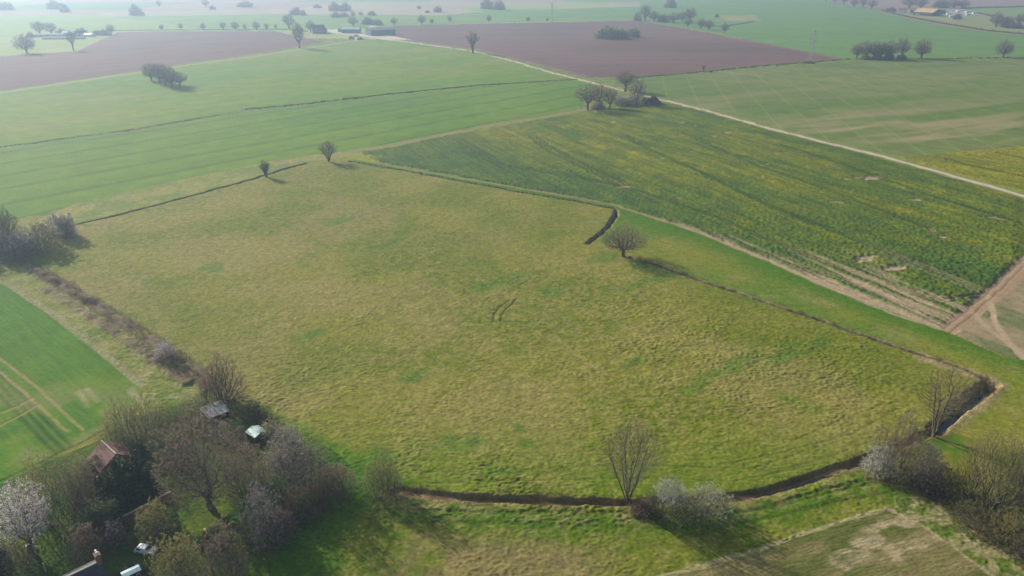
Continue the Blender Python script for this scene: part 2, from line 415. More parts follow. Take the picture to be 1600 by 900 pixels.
for ln in ([(690,206),(735,232),(785,262)], [(696,204),(742,230),(793,261)], [(812,198),(850,232),(915,265),(978,296)], [(820,197),(858,229),(924,262),(986,292)],
           [(935,186),(1010,232),(1100,272),(1200,320),(1330,372),(1480,432),(1540,456)], [(1060,205),(1180,258),(1300,300),(1420,346),(1540,392),(1600,416)],
           [(1225,228),(1330,262),(1450,305),(1600,352)], [(800,260),(900,275),(1000,300),(1120,340),(1230,388),(1330,424),(1440,462),(1530,470)],
           [(1190,372),(1290,410),(1390,447),(1470,472),(1535,462)], [(1210,398),(1310,436),(1420,480),(1480,500)], [(800,262),(860,272),(960,290)],
           [(1430,262),(1520,285),(1700,330)], [(1480,250),(1700,300)], [(1560,240),(1700,268)]):
    for o_ in (-.95, .95):
        q = [U(*p)[:2] for p in ln]
        i, d = dist(ln, 4, True); d = np.abs(d - o_); k = zone[i] == 4; i = i[k]; d = d[k]
        w = np.maximum(.5, cell[i] * .4); m = np.clip(1.1 - d / w / 1.5, 0, 1) * ss(10, 60, (PV[i] - 175) + 60 * (PV[i] > 235))
        tint[i] = mixc(tint[i], colmix((.040, .060, .022), (.28, .22, .14), ss(360, 430, PV[i])), m * .85); H[i] *= (1 - .8 * m)

# --- bare earth corner and the earth track to it
i = inpoly(SOIL_E); v = rowdir((1500,520), (1600,560)); A, B = across(v)[i], along(v)[i]
s1 = contrast(fbm(B / 4, A, 6, 3, 91), .38, .62)
tint[i] = mixc(colmix((.26, .19, .125), (.36, .28, .19), n3[i]), colmix((.07, .12, .04), (.12, .15, .06), n8[i]), (.25 + .75 * s1) * .8 * ss(1470, 1560, PU[i] + (PV[i] < 500) * 40))
H[i] = .3 * s1 * n3[i]; zone[i] = 8
for ln, w0, cc in (([(1930,250),(1700,340),(1600,408),(1572,436),(1545,462),(1512,490),(1478,517)], 3.4, (.34,.25,.17)), ([(1930,262),(1600,425),(1560,462),(1490,516)], 2.2, (.32,.23,.15)),
                   ([(1545,462),(1552,500),(1575,535),(1597,560)], 1.6, (.38,.30,.2)), ([(1520,488),(1545,515),(1600,552)], 1.4, (.36,.28,.19))):
    i, d = dist(ln, 7); m = ss(w0, w0 * .4, d + (n3[i] - .5)); tint[i] = mixc(tint[i], cc, m); H[i] = H[i] * (1 - m); zone[i[m > .5]] = 5
for o_ in (-1.1, 1.1):
    i, d = dist([(1600,408),(1572,436),(1545,462),(1512,490),(1478,517)], 4, True); m = ss(.55, .2, np.abs(d - o_)); tint[i] *= (1 - .3 * m)[:, None]; H[i] -= .05 * m

# --- strip between the rapeseed and the pasture, verges by the track
STRIP = [(545,250),(600,257),(700,276),(800,293),(960,322),(1100,368),(1300,453),(1480,518),(1565,557),(1600,563),(1930,700),(1930,760),(1600,700),(1500,680),(1470,670),(1548,600),(1500,574),(1400,541),(1300,507),(1200,473),(1100,440),(985,402),(918,380),(963,329),(900,314),(800,298),(600,261)]
i = inpoly(STRIP); t = contrast(n30[i]) ; py, px = PV[i], PU[i]
edge = np.interp(px, [600,800,960,1100,1300,1480,1600], [257,293,322,368,453,518,563])
gr = ss(34, 4, py - edge)
tint[i] = colmix((.19, .19, .048), (.115, .165, .035), t); tint[i] = mixc(tint[i], (.065, .135, .022), gr * .85)
tint[i] = mixc(tint[i], (.26, .225, .10), contrast(fbm(X[i], Y[i], 12, 3, 95), .5, .75) * .55 * (1 - gr)); zone[i] = 9; H[i] = bump_rough[i] * .35
# light verge between wheat and the west ditch
i = inpoly([(118,350),(300,304),(415,272),(475,254),(520,248),(545,250),(600,258),(560,236),(500,241),(420,252),(300,277),(115,319),(60,345),(30,390)])
tint[i] = colmix((.235, .225, .075), (.15, .185, .05), contrast(n8[i])); zone[i] = 9; H[i] = bump_rough[i] * .35
i, d = dist([(430,256),(500,245),(560,235),(600,229),(750,200),(900,174),(930,168)], 9); m = ss(5, 2.2, d); tint[i] = mixc(tint[i], (.23, .215, .10), m * .75); k = m > .4; zone[i[k]] = 9; H[i[k]] *= .4
i = inpoly([(528,243),(545,239),(595,243),(600,248),(585,254),(545,247)]); tint[i] = mixc(tint[i], (.24, .24, .02), contrast(n8[i], .3, .6) * .8)
i, d = dist([(990,122),(1100,112),(1190,103),(1330,92),(1460,92),(1620,89)], 12); m = ss(9, 3, d); tint[i] = mixc(tint[i], (.13, .16, .05), m * .8); H[i] *= (1 - m); k = m > .5; zone[i[k]] = 9

# --- pasture
i = inpoly(PASTURE); px, py = PU[i], PV[i]
a1 = contrast(fbm(X[i], Y[i], 26, 4, 111), .35, .65); a2 = contrast(fbm(X[i], Y[i], 55, 4, 112), .38, .62); fleck = contrast(vn(X[i] / 1.3, Y[i] / 1.1, 113) * .6 + n3[i] * .4, .3, .7)
t = colmix((.126, .150, .028), (.182, .182, .046), a1)
t = mixc(t, (.27, .215, .105), contrast(fbm(X[i], Y[i], 38, 4, 114), .46, .72) * .40)
t = mixc(t, STRAW, fleck * (.20 + .22 * a2))
neargreen = np.clip(ss(620, 760, py) * .55 + ss(60, 0, px - np.interp(py, [400, 610, 700, 780], [30, 330, 500, 640])) * ss(440, 560, py) * .8, 0, 1)
t = mixc(t, (.085, .150, .022), np.clip(neargreen * (.4 + .8 * a1) * (1 - .3 * fleck), 0, 1))
gp = contrast(fbm(X[i], Y[i], 16, 3, 116), .68, .86) * .5
for (bx, by, rx, ry) in ((640,592,26,10),(490,522,18,6),(808,667,12,9),(822,692,12,8),(1140,575,60,14),(1090,604,26,12),(600,385,26,7),(780,738,30,9),(990,565,16,7),(960,398,50,12),(785,440,60,8),(1010,440,50,8),(600,715,40,10),(1230,555,60,12)):
    u_, w_ = px - bx, py - by; w_ = w_ + (u_ * .35 if bx > 900 and by > 540 and by < 620 else u_ * .25 if by < 600 else 0)
    q = (u_ / rx) ** 2 + (w_ / ry) ** 2; gp = np.maximum(gp, ss(1.6, -.2, q + (n8[i] - .5) * 2.4 + (n3[i] - .5) * 1.6) * .55)
t = mixc(t, (.055, .135, .022), gp)
tint[i] = t; zone[i] = 1
tw = .75 + .5 * n30[i]
H[i] = bump_rough[i] * tw * 1.0 + .05
GREY = (.13, .12, .05)
for ln in ([(771,501),(773,491),(781,481),(797,470)], [(783,502),(785,492),(793,482),(808,468)]):
    i, d = dist(ln, 3); m = ss(.6, .15, d); tint[i] = tint[i] * (1 - .45 * m)[:, None]; H[i] -= .12 * m
for ln in ([(772,500),(774,490),(782,480),(800,470)], [(783,500),(785,490),(794,480),(812,466)], [(772,512),(720,585),(660,660)], [(1230,447),(1120,480),(1010,525),(930,580),(800,640),(690,700)],
           [(960,655),(1060,655),(1200,640),(1300,612),(1420,570)], [(970,648),(1060,648),(1120,640),(1205,632)], [(1205,648),(1280,700),(1180,735),(1060,732)],
           [(1205,632),(1340,600),(1480,600)], [(620,740),(800,735),(960,728),(1110,732),(1200,715),(1330,680),(1400,640)], [(640,757),(800,752),(980,748),(1150,755),(1280,728)], [(880,640),(940,600),(1010,560)],
           [(1240,690),(1330,650),(1420,622)], [(1200,745),(1300,715),(1370,688)], [(900,540),(870,590)], [(690,300),(560,340)], [(840,430),(780,470)]):
    i, d = dist(ln, 3); k = zone[i] == 1; i = i[k]; d = d[k]; w = np.maximum(.30, cell[i] * .4); m = ss(w * 1.7, w * .3, d)
    tint[i] = tint[i] * (1 - .13 * m)[:, None]; H[i] -= .05 * m

# --- rough grass left of the bramble strip, garden, foreground verge
i = inpoly([(-330,200),(30,406),(330,606),(290,632),(222,640),(222,612),(140,541),(0,437),(-330,235)])
tint[i] = colmix((.20, .195, .065), (.12, .16, .035), contrast(n8[i])); tint[i] = mixc(tint[i], (.29, .26, .15), contrast(n3[i], .45, .7) * .5); zone[i] = 9; H[i] = bump_rough[i] * 1.0
i = inpoly(GARDEN); tint[i] = colmix((.085, .115, .022), (.04, .085, .014), contrast(n8[i])); tint[i] = mixc(tint[i], (.14, .11, .06), contrast(n30[i], .5, .7) * .4); zone[i] = 7; H[i] = bump_rough[i] * .7
for ln in (BRAMBLE, BRAMBLE2):
    i, d = dist(ln, 7); w = 2.6 if ln is BRAMBLE else 1.8; m = ss(w * 1.3, w * .5, d + (n3[i] - .5) * 2.2) * (.45 + .55 * contrast(n8[i], .3, .5))
    tint[i] = mixc(tint[i], colmix((.10, .07, .05), (.19, .14, .095), n3[i]), m * .9); H[i] += .7 * m * (.35 + n3[i]) 
i, d = dist([(-20,425),(60,473),(140,537),(222,602)], 3); m = ss(1.4, .5, d); tint[i] = mixc(tint[i], (.24, .23, .13), m * .7)
FRONT = [(560,745),(618,772),(700,782),(900,790),(1150,786),(1200,777),(1260,760),(1345,728),(1400,735),(1470,760),(1600,880),(1930,1040),(400,1040),(440,905),(480,850),(520,790)]
i = inpoly(FRONT); px, py = PU[i], PV[i]
t = colmix((.10, .135, .026), (.155, .165, .042), contrast(n8[i]))
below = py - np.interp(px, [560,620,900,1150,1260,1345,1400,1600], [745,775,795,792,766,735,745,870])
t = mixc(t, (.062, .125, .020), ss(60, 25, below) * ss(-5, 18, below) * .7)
t = mixc(t, (.24, .21, .105), contrast(n3[i], .4, .7) * ss(32, 14, below) * .55)
t = mixc(t, (.22, .165, .095), contrast(fbm(X[i], Y[i], 9, 3, 121), .36, .6) * ss(820, 868, py) * ss(560, 640, px) * ss(1010, 880, px) * .62)
t = mixc(t, STRAW, contrast(fbm(X[i], Y[i], 1.8, 2, 122), .5, .75) * .3)
tint[i] = t; zone[i] = 9; H[i] = bump_rough[i] * (.75 + .6 * ss(40, 8, below))
for ln, a_ in (([(560,800),(640,798),(800,800),(980,803),(1080,806),(1200,800),(1330,765),(1395,750)], .35), ([(600,818),(760,816),(900,820),(1040,828),(1140,826),(1300,790),(1420,765)], .3), ([(1145,806),(1200,796),(1290,768),(1380,748)], .6)):
    i, d = dist(ln, 4, True); m = ss(.75, .1, np.abs(d)); H[i] += a_ * .18 * (ss(1.6, .4, np.abs(d - 1.4)) - m) * (.2 + 1.6 * n8[i]); tint[i] *= (1 - .2 * m)[:, None]
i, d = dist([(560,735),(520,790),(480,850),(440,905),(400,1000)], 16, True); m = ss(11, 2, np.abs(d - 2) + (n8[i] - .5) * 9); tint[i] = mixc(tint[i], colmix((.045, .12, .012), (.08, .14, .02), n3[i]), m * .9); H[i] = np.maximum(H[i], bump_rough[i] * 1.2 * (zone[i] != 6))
# stubble field in the near right corner
i = inpoly(FIELD_S); v = rowdir((1040,900), (1390,797)); A, B = across(v)[i], along(v)[i]; px, py = PU[i], PV[i]
t = colmix((.105, .115, .04), (.19, .165, .08), contrast(fbm(B / 3, A, 6, 3, 131), .35, .65))
t = t * (.85 + .3 * vn(A / .3, B / 2.5, 132))[:, None]
pm = np.zeros(len(i))
for (bx, by, rx, ry) in ((1410,812,46,17),(1430,852,44,11),(1400,862,16,18),(1360,845,24,14),(1460,843,22,10),(1345,880,40,14),(1390,808,30,10)):
    q = ((px - bx) / rx) ** 2 + ((py - by) / ry) ** 2; pm = np.maximum(pm, ss(1.5, .2, q + (n3[i] - .5) * 2.2 + (n8[i] - .5) * 2.5 + (fbm(B / 4, A, 2, 2, 134) - .5) * 2))
t = mixc(t, (.42, .34, .23), pm * .62 * (.25 + .9 * contrast(fbm(B / 3, A, 1.6, 3, 135), .3, .65)))
tint[i] = t; zone[i] = 8; H[i] = .05 + .08 * vn(A / .3, B / 1.5, 133) + .05 * tuft2[i]
i, d = dist([(1030,902),(1100,886),(1150,873),(1220,851),(1300,824),(1390,797)], 3); m = ss(.75, .2, d + (n3[i] - .5) * 1.2); tint[i] = mixc(tint[i], (.32, .28, .16), m * .8)
i, d = dist([(1390,797),(1440,818),(1500,858),(1560,905)], 4); m = ss(1.3, .4, d + (n3[i] - .5)); tint[i] = mixc(tint[i], (.36, .29, .19), m * .7)
# coarse tussock strip at the right
i = inpoly([(1400,770),(1480,780),(1600,880),(1930,1040),(1800,1040),(1560,905),(1440,818),(1400,800)])
tint[i] = colmix((.10, .135, .035), (.24, .22, .115), contrast(fbm(X[i], Y[i], 1.8, 2, 141), .42, .62)); zone[i] = 9; H[i] = bump_rough[i] * 1.2
i, d = dist([(1500,800),(1560,842),(1620,890)], 3); m = ss(1, .3, d + (n3[i] - .5)); tint[i] = mixc(tint[i], (.34, .29, .19), m * .8)

# --- tracks
i, d = dist(TRACK, 12); w = np.maximum(1.9, cell[i] * .45); m = ss(w * 1.35, w * .75, d); g = ss(3.4, 1.8, np.abs(d - 3.4)) * (1 - m)
tint[i] = mixc(tint[i], (.19, .20, .075), g * .8); tint[i] = mixc(tint[i], (.50, .435, .32), m); H[i] = H[i] * (1 - np.clip(m + g, 0, 1)) ; zone[i[m > .4]] = 5
i, d = dist(PATH_N, 6); m = ss(1.2, .5, d + (n3[i] - .5)) * ss(560, 640, PU[i]); tint[i] = mixc(tint[i], colmix((.25, .22, .12), (.37, .29, .19), ss(900, 1200, PU[i])), m * (.45 + .5 * n8[i])); H[i] *= (1 - m); zone[i[m > .5]] = 5
i, d = dist([(592,61),(560,63),(500,72),(400,88),(290,102),(200,116),(0,145),(-100,160)], 12); m = ss(5.5, 2.8, d); tint[i] = mixc(tint[i], (.27, .27, .13), m * .8); zone[i[m > .5]] = 5
YARD = [(510,47),(540,44),(560,46),(572,52),(612,56),(640,62),(600,62),(575,58),(540,54),(515,50)]
i = inpoly(YARD); tint[i] = (.50, .44, .35); zone[i] = 5; H[i] = 0
i = inpoly([(1450,16),(1500,14),(1530,22),(1500,26),(1470,24)]); tint[i] = (.34, .31, .26); zone[i] = 5; H[i] = 0

# --- ditches cut into the ground
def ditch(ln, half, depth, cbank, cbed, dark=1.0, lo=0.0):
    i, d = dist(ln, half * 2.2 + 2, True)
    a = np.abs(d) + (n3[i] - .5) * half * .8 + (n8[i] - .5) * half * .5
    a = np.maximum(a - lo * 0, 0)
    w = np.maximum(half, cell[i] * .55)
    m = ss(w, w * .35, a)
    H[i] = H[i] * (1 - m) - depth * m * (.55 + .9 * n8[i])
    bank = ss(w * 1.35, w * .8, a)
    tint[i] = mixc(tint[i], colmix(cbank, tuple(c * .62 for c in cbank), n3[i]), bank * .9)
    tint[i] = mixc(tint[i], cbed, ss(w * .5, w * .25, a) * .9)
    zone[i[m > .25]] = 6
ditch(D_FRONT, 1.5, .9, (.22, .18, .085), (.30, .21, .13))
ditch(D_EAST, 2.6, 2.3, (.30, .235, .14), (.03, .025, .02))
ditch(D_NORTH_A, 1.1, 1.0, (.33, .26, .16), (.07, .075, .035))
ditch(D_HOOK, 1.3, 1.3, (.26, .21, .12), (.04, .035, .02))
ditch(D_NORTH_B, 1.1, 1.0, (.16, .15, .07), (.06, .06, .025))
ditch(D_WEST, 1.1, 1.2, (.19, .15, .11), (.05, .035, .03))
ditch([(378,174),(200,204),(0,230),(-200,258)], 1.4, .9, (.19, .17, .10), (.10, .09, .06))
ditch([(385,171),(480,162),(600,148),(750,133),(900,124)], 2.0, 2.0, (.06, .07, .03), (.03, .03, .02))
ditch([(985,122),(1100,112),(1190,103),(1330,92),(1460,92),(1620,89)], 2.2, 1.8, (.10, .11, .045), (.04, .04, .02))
# soft bare bank beside the east corner
i, d = dist([(1445,560),(1500,578),(1540,592),(1555,600),(1530,625),(1490,655)], 8); m = ss(4.2, 1.5, d + (n3[i] - .5) * 2) * (zone[i] != 6); tint[i] = mixc(tint[i], (.31, .245, .15), m * .7); H[i] += m * .25 * n3[i]
i, d = dist([(160,322),(300,284),(420,262)], 3)
# field edges fade out at the rim of the sheet so it joins the surrounding plain
gI = np.arange(N) // NC; gJ = np.arange(N) % NC
rim = (gI == 0) | (gI == NR - 1) | (gJ == 0) | (gJ == NC - 1); H[rim] = 0
lum = tint @ np.array([.3, .6, .1]); tint = lum[:, None] + (tint - lum[:, None]) * 1.22; tint = np.clip(tint, .005, .9)
ZV = H
# cut into objects by zone
GM = {0: ground_mat('far_fields', 40, .06, 9, .08, 0), 1: ground_mat('rough_pasture', .9, .26, 2.6, .18, .10), 2: ground_mat('young_wheat', 1.3, .14, 11, .07, .05),
      3: ground_mat('ploughed_earth', 2.0, .12, 14, .08, .06), 4: ground_mat('rapeseed_crop', .8, .25, 2.4, .18, .25), 5: ground_mat('beaten_earth', 1.2, .12, 5, .10, .03),
      6: ground_mat('ditch_bank', .7, .25, 2.0, .25, .12), 7: ground_mat('garden_lawn', .8, .25, 3, .2, .1), 8: ground_mat('stubble', .6, .2, 3, .12, .04), 9: ground_mat('verge_grass', .8, .26, 2.5, .18, .12)}
vid = np.arange(N).reshape(NR, NC)
Q = np.stack([vid[:-1, :-1], vid[:-1, 1:], vid[1:, 1:], vid[1:, :-1]], -1).reshape(-1, 4)
qz = zone[Q[:, 3]]
VV = np.stack([X, Y, ZV], -1)
for z, nm in enumerate(ZN):
    q = Q[qz == z]
    if not len(q): continue
    used, inv = np.unique(q, return_inverse=True)
    me = mesh_np(nm, VV[used], inv.reshape(-1, 4), smooth=True)
    ca = me.attributes.new('tint', 'FLOAT_COLOR', 'POINT')
    ca.data.foreach_set('color', np.concatenate([tint[used], np.ones((len(used), 1))], 1).astype(np.float32).ravel())
    o = link(nm, me, GM[z]); tag(o, kind='structure')
# the plain around it, out to the horizon
x0, x1 = X[0], X[NC - 1]; x2, x3 = X[(NR - 1) * NC], X[-1]; yn, yf = gy[0], gy[-1]
BIG = 40000
pv = [(x0, yn, 0), (x1, yn, 0), (x3, yf, 0), (x2, yf, 0), (-BIG, -BIG, 0), (BIG, -BIG, 0), (BIG, BIG, 0), (-BIG, BIG, 0)]
plain = MB().add(pv, [(4, 5, 1, 0), (5, 6, 2, 1), (6, 7, 3, 2), (7, 4, 0, 3)]).build('plain', mat('plain_grass', (.12, .16, .05), (.17, .17, .08), scale=.004, coord='Object'))
tag(plain, kind='structure')
def gz(x, y):
    return 0.05
# dark water standing in the deep stretches of ditch
def ribbon(name, ln, w, z, m):
    q = [U(a, b)[:2] for a, b in ln]; mb = MB(); vs = []
    for k, p in enumerate(q):
        a = q[max(k - 1, 0)]; b = q[min(k + 1, len(q) - 1)]; d = (b - a) / np.hypot(*(b - a)); nrm = np.array([-d[1], d[0]]) * w / 2
        vs += [(*(p + nrm), z), (*(p - nrm), z)]
    mb.add(vs, [(2 * k, 2 * k + 1, 2 * k + 3, 2 * k + 2) for k in range(len(q) - 1)])
    return tag(mb.build(name, m), kind='structure')
wm, wn, wl, wb = new_mat('ditch_water'); wb.inputs['Base Color'].default_value = (.03, .03, .025, 1); wb.inputs['Roughness'].default_value = .3
ribbon('water', [(1150,780),(1200,771),(1260,753),(1345,722)], 1.0, -.75, wm)
ribbon('water', [(1470,665),(1500,636),(1545,602)], 1.6, -2.1, wm)

# haze: one even volume round the camera and the whole scene
hz = MB().box(-9000, 9000, -1500, 16000, -4, CAM_H + 12).build('haze', None)
hz.data.materials.clear()
hm = bpy.data.materials.new('haze'); hm.use_nodes = True; hn = hm.node_tree.nodes; hl = hm.node_tree.links
for x in list(hn):
    if x.type == 'BSDF_PRINCIPLED': hn.remove(x)
pvn = hn.new('ShaderNodeVolumePrincipled'); pvn.inputs['Color'].default_value = (.57, .77, 1.0, 1)
pvn.inputs['Density'].default_value = 0.00026; pvn.inputs['Anisotropy'].default_value = 0.45
hl.new(pvn.outputs[0], hn['Material Output'].inputs['Volume'])
hz.data.materials.append(hm); tag(hz, kind='stuff')

# ================================================================== TREES AND SHRUBS
def npn(v):
    return v / np.maximum(np.linalg.norm(v, axis=-1, keepdims=True), 1e-9)
def seg_mesh(P0, P1, R0, R1, sides=3):
    d = npn(P1 - P0); ref = np.where(np.abs(d[:, 2:3]) < .9, np.array([[0, 0, 1.]]), np.array([[1., 0, 0]]))
    a = npn(np.cross(d, ref)); b = np.cross(d, a); n = len(P0); V = np.zeros((n, 2 * sides, 3))
    for k in range(sides):
        th = 2 * math.pi * k / sides; o = a * math.cos(th) + b * math.sin(th)
        V[:, k] = P0 + o * R0[:, None]; V[:, sides + k] = P1 + o * R1[:, None]
    base = (np.arange(n) * 2 * sides)[:, None]
    F = np.stack([np.stack([base[:, 0] + k, base[:, 0] + (k + 1) % sides, base[:, 0] + sides + (k + 1) % sides, base[:, 0] + sides + k], 1) for k in range(sides)], 1).reshape(-1, 4)
    return V.reshape(-1, 3), F
def cards(P, s, rng, flat=0.0, slim=False):
    n = len(P);
    if slim:           # short sprays of bud-laden twig: narrow slivers pointing up and outwards
        a = npn(npn(P * [1, 1, .6]) * .5 + rng.normal(size=(n, 3)) * .7 + [0, 0, .5]); b = npn(np.cross(a, rng.normal(size=(n, 3))))
        s = (s * rng.uniform(.6, 1.4, n))[:, None]
        V = np.stack([P - a * s * 2.4, P - b * s * .5, P + a * s * 2.4, P + b * s * .5], 1).reshape(-1, 3)
        return V, np.arange(4 * n).reshape(-1, 4)
    a = npn(rng.normal(size=(n, 3)) * [1, 1, 1 - flat]); b = npn(np.cross(a, rng.normal(size=(n, 3))))
    s = (s * rng.uniform(.6, 1.4, n))[:, None]
    V = np.stack([P - a * s, P - b * s * .7, P + a * s, P + b * s * .7], 1).reshape(-1, 3)
    return V, np.arange(4 * n).reshape(-1, 4)
def skeleton(nodes, nplen, par, pts, bf):
    """every point joins the growing branch system where it costs least"""
    nodes = list(nodes); nplen = list(nplen); par = list(par)
    n = len(pts); cost = np.full(n, 1e9); best = np.zeros(n, int); alive = np.ones(n, bool)
    for k, q in enumerate(nodes):
        c = np.linalg.norm(pts - q, axis=1) + bf * nplen[k]; m = c < cost; cost[m] = c[m]; best[m] = k
    for _ in range(n):
        j = int(np.argmin(np.where(alive, cost, 1e12))); alive[j] = False
        p = pts[j]; pr = best[j]; L = nplen[pr] + np.linalg.norm(p - nodes[pr])
        nodes.append(p); nplen.append(L); par.append(pr)
        c = np.linalg.norm(pts - p, axis=1) + bf * L; m = c < cost; cost[m] = c[m]; best[m] = len(nodes) - 1
    return np.array(nodes), np.array(par)
def plant(kind, Ht, W, seed, n=900, bf=.35, twigs=3, tl=.8, tr=.018, rtip=.022, trunk_h=.25, low=.25, bud=0, bs=.09, stems=1, lob=.22, rexp=.47):
    """geometry of one plant Ht tall and W wide: thick wood, twigs and buds (numpy arrays)"""
    rng = np.random.default_rng(seed)
    hz_ = (1 - low) / 2 * Ht; cz = (1 + low) / 2 * Ht
    d = npn(rng.normal(size=(n * 3, 3))); ph = rng.uniform(0, 6.28, 6)
    lo = 1 + lob * (np.sin(3 * np.arctan2(d[:, 1], d[:, 0]) + ph[0] + 2 * d[:, 2]) * .5 + np.sin(5 * d[:, 0] + ph[1]) * np.sin(5 * d[:, 1] + ph[2]) * .5 + np.sin(7 * d[:, 2] + 4 * d[:, 0] + ph[3]) * .3)
    r = rng.uniform(0, 1, n * 3) ** .42 * lo * (1 - lob * .5)
    P = d * r[:, None]
    if kind == 'bush':
        P[:, 2] = np.abs(P[:, 2]); P = P[rng.uniform(size=len(P)) < .3 + .7 * np.linalg.norm(P, axis=1)]
        P = P[:n] * [W / 2, W / 2, Ht]; P[:, 2] = np.maximum(P[:, 2], .15)
    elif kind == 'vase':
        P = P[:n]; h = (P[:, 2] + 1) / 2; rr = np.clip(.22 + .95 * np.sqrt(np.clip(h, 0, 1)), 0, 1.05) * np.sqrt(np.clip(1.0 - ((h - .55) / .62) ** 2, .05, 1))
        P = np.stack([d[:n, 0] * rr * W / 2 * rng.uniform(.3, 1, n), d[:n, 1] * rr * W / 2 * rng.uniform(.3, 1, n), (low + (1 - low) * h) * Ht], 1)
    elif kind == 'upright':
        P = P[:n] * [W / 2, W / 2, hz_]; P[:, 2] += cz
    else:
        P = P[:n]; P[:, 2] = np.where(P[:, 2] < 0, P[:, 2] * .62, P[:, 2]); P = P * [W / 2, W / 2, hz_ * 1.15]; P[:, 2] += Ht - hz_ * 1.15 * 1.02
    if kind == 'bush':
        k = stems; a = rng.uniform(0, 6.28, k); q = rng.uniform(0, 1, k) ** .5
        roots = np.stack([np.cos(a) * q * W * .26, np.sin(a) * q * W * .26, np.zeros(k)], 1); nodes = list(roots); plen = [0] * k; par = [-1] * k
    elif kind == 'vase':
        nodes = [np.zeros(3)]; plen = [0]; par = [-1]
        for s_ in range(stems):
            a = 6.28 * s_ / stems + rng.uniform(-.4, .4); p = np.zeros(3); pr = 0; L = 0; lean = rng.uniform(.12, .34)
            for j in range(8):
                st = Ht * .07; q = p + np.array([math.cos(a) * lean * st, math.sin(a) * lean * st, st]) + rng.normal(size=3) * .015 * Ht * .4
                L += st; nodes.append(q); plen.append(L * .6); par.append(pr); pr = len(nodes) - 1; p = q
    else:
        nodes = [np.zeros(3)]; plen = [0]; par = [-1]; p = np.zeros(3); th = trunk_h * Ht; k = 4; lean = rng.normal(size=2) * .05
        for j in range(k):
            p = p + np.array([lean[0] * th / k + rng.normal() * .03 * th, lean[1] * th / k + rng.normal() * .03 * th, th / k]); nodes.append(p); plen.append(p[2] * .3); par.append(len(nodes) - 2)
    nodes0 = len(nodes)
    nodes, par = skeleton(nodes, plen, par, P, max(bf, .75) if kind == 'bush' else bf)
    M = len(nodes); cnt = np.ones(M)
    for j in range(M - 1, 0, -1):
        if par[j] >= 0: cnt[par[j]] += cnt[j]
    ch = np.nonzero(par >= 0)[0]; pa = par[ch]
    r1 = rtip * cnt[ch] ** rexp; r0 = np.minimum(rtip * cnt[pa] ** rexp, r1 * 1.35)
    tr0 = pa == 0; r0 = np.where(tr0 & (kind not in ('bush',)), r1 * 1.5, r0)
    # each edge bends at its middle
    P0, P1 = nodes[pa], nodes[ch]; L = np.linalg.norm(P1 - P0, axis=1, keepdims=True)
    mid = (P0 + P1) / 2 + rng.normal(size=P0.shape) * L * (.09 if kind == 'oak' else .04) + np.array([0, 0, -.05]) * L; rm = (r0 + r1) / 2
    thick = cnt[ch] > (n / 45 if kind != 'bush' else 1e9)
    A = [P0, mid]; B = [mid, P1]; RA = [r0, rm]; RB = [rm, r1]
    A = np.concatenate(A); B = np.concatenate(B); RA = np.concatenate(RA); RB = np.concatenate(RB); T2 = np.concatenate([thick, thick])
    wood = seg_mesh(A[T2], B[T2], RA[T2], RB[T2], 6) if T2.any() else None
    # fine twigs
    cen = np.array([0, 0, cz * .75 if kind != 'bush' else 0.0])
    tips = np.nonzero(cnt[nodes0:] < 12)[0] + nodes0
    tp = np.repeat(nodes[tips], twigs, 0); dirs = npn(npn(tp - cen) * .9 + npn(nodes[np.repeat(tips, twigs)] - nodes[par[np.repeat(tips, twigs)]]) * .6 + rng.normal(size=tp.shape) * .55 + [0, 0, .35])
    ln = rng.uniform(.35, 1.2, len(tp)) * tl; te = tp + dirs * ln[:, None]
    t2 = tp + dirs * (ln * .45)[:, None]; te2 = t2 + npn(dirs + rng.normal(size=tp.shape) * .6) * (ln * .6)[:, None]
    TA = np.concatenate([A[~T2], tp, t2]); TB = np.concatenate([B[~T2], te, te2])
    TR0 = np.concatenate([RA[~T2], np.full(len(tp), tr), np.full(len(tp), tr * .8)]); TR1 = np.concatenate([RB[~T2], np.full(len(tp) * 2, tr * .45)])
    tw = seg_mesh(TA, TB, TR0, TR1, 3) + (len(A[~T2]) * 3,)
    bd = None
    if bud:
        ends = np.concatenate([te, te2, (tp + te) / 2]); pw = .06 + np.clip(ends[:, 2] / Ht, 0, 1) ** 1.5 * np.clip(np.hypot(ends[:, 0], ends[:, 1]) / W * 1.2 + ends[:, 2] / Ht, 0, 1.3) ** 2; k = rng.choice(len(ends), bud, p=pw / pw.sum())  # buds weighted to the upper rim, painting a sunlit top over darker twigs
        BP = ends[k] + rng.normal(size=(bud, 3)) * .12 * tl; bd = (BP, bs)
    return wood, tw, bd, rng
def leafy(Ht, W, seed, n=9000, s=.16, lob=.25, low=.0, dome=True, asp=1.0):
    """evergreen mass: many small leaves in clumps over and through a lumpy dome"""
    rng = np.random.default_rng(seed)
    nc = 90; d = npn(rng.normal(size=(nc, 3)))
    if dome: d[:, 2] = np.abs(d[:, 2])
    r = rng.uniform(.62, .98, nc) * (1 + lob * np.sin(4 * d[:, 0] + seed) * np.cos(3 * d[:, 1] + d[:, 2] * 4))
    cl = d * r[:, None]; k = rng.integers(0, nc, n)
    q = npn(rng.normal(size=(n, 3))) * (rng.uniform(0, 1, n) ** .33)[:, None] * rng.uniform(.12, .30, nc)[k][:, None]
    P = cl[k] + q; inner = rng.uniform(size=n) < .15; P[inner] *= rng.uniform(.3, .9, inner.sum())[:, None]
    P = P * [W / 2, W / 2 * asp, Ht / 1.15]; P[:, 2] = np.clip(P[:, 2], .05, None) + low * Ht
    return P, s, rng
BARK = mat('oak_bark', (.17, .145, .115), (.09, .075, .06), scale=2.5, bump=.04)
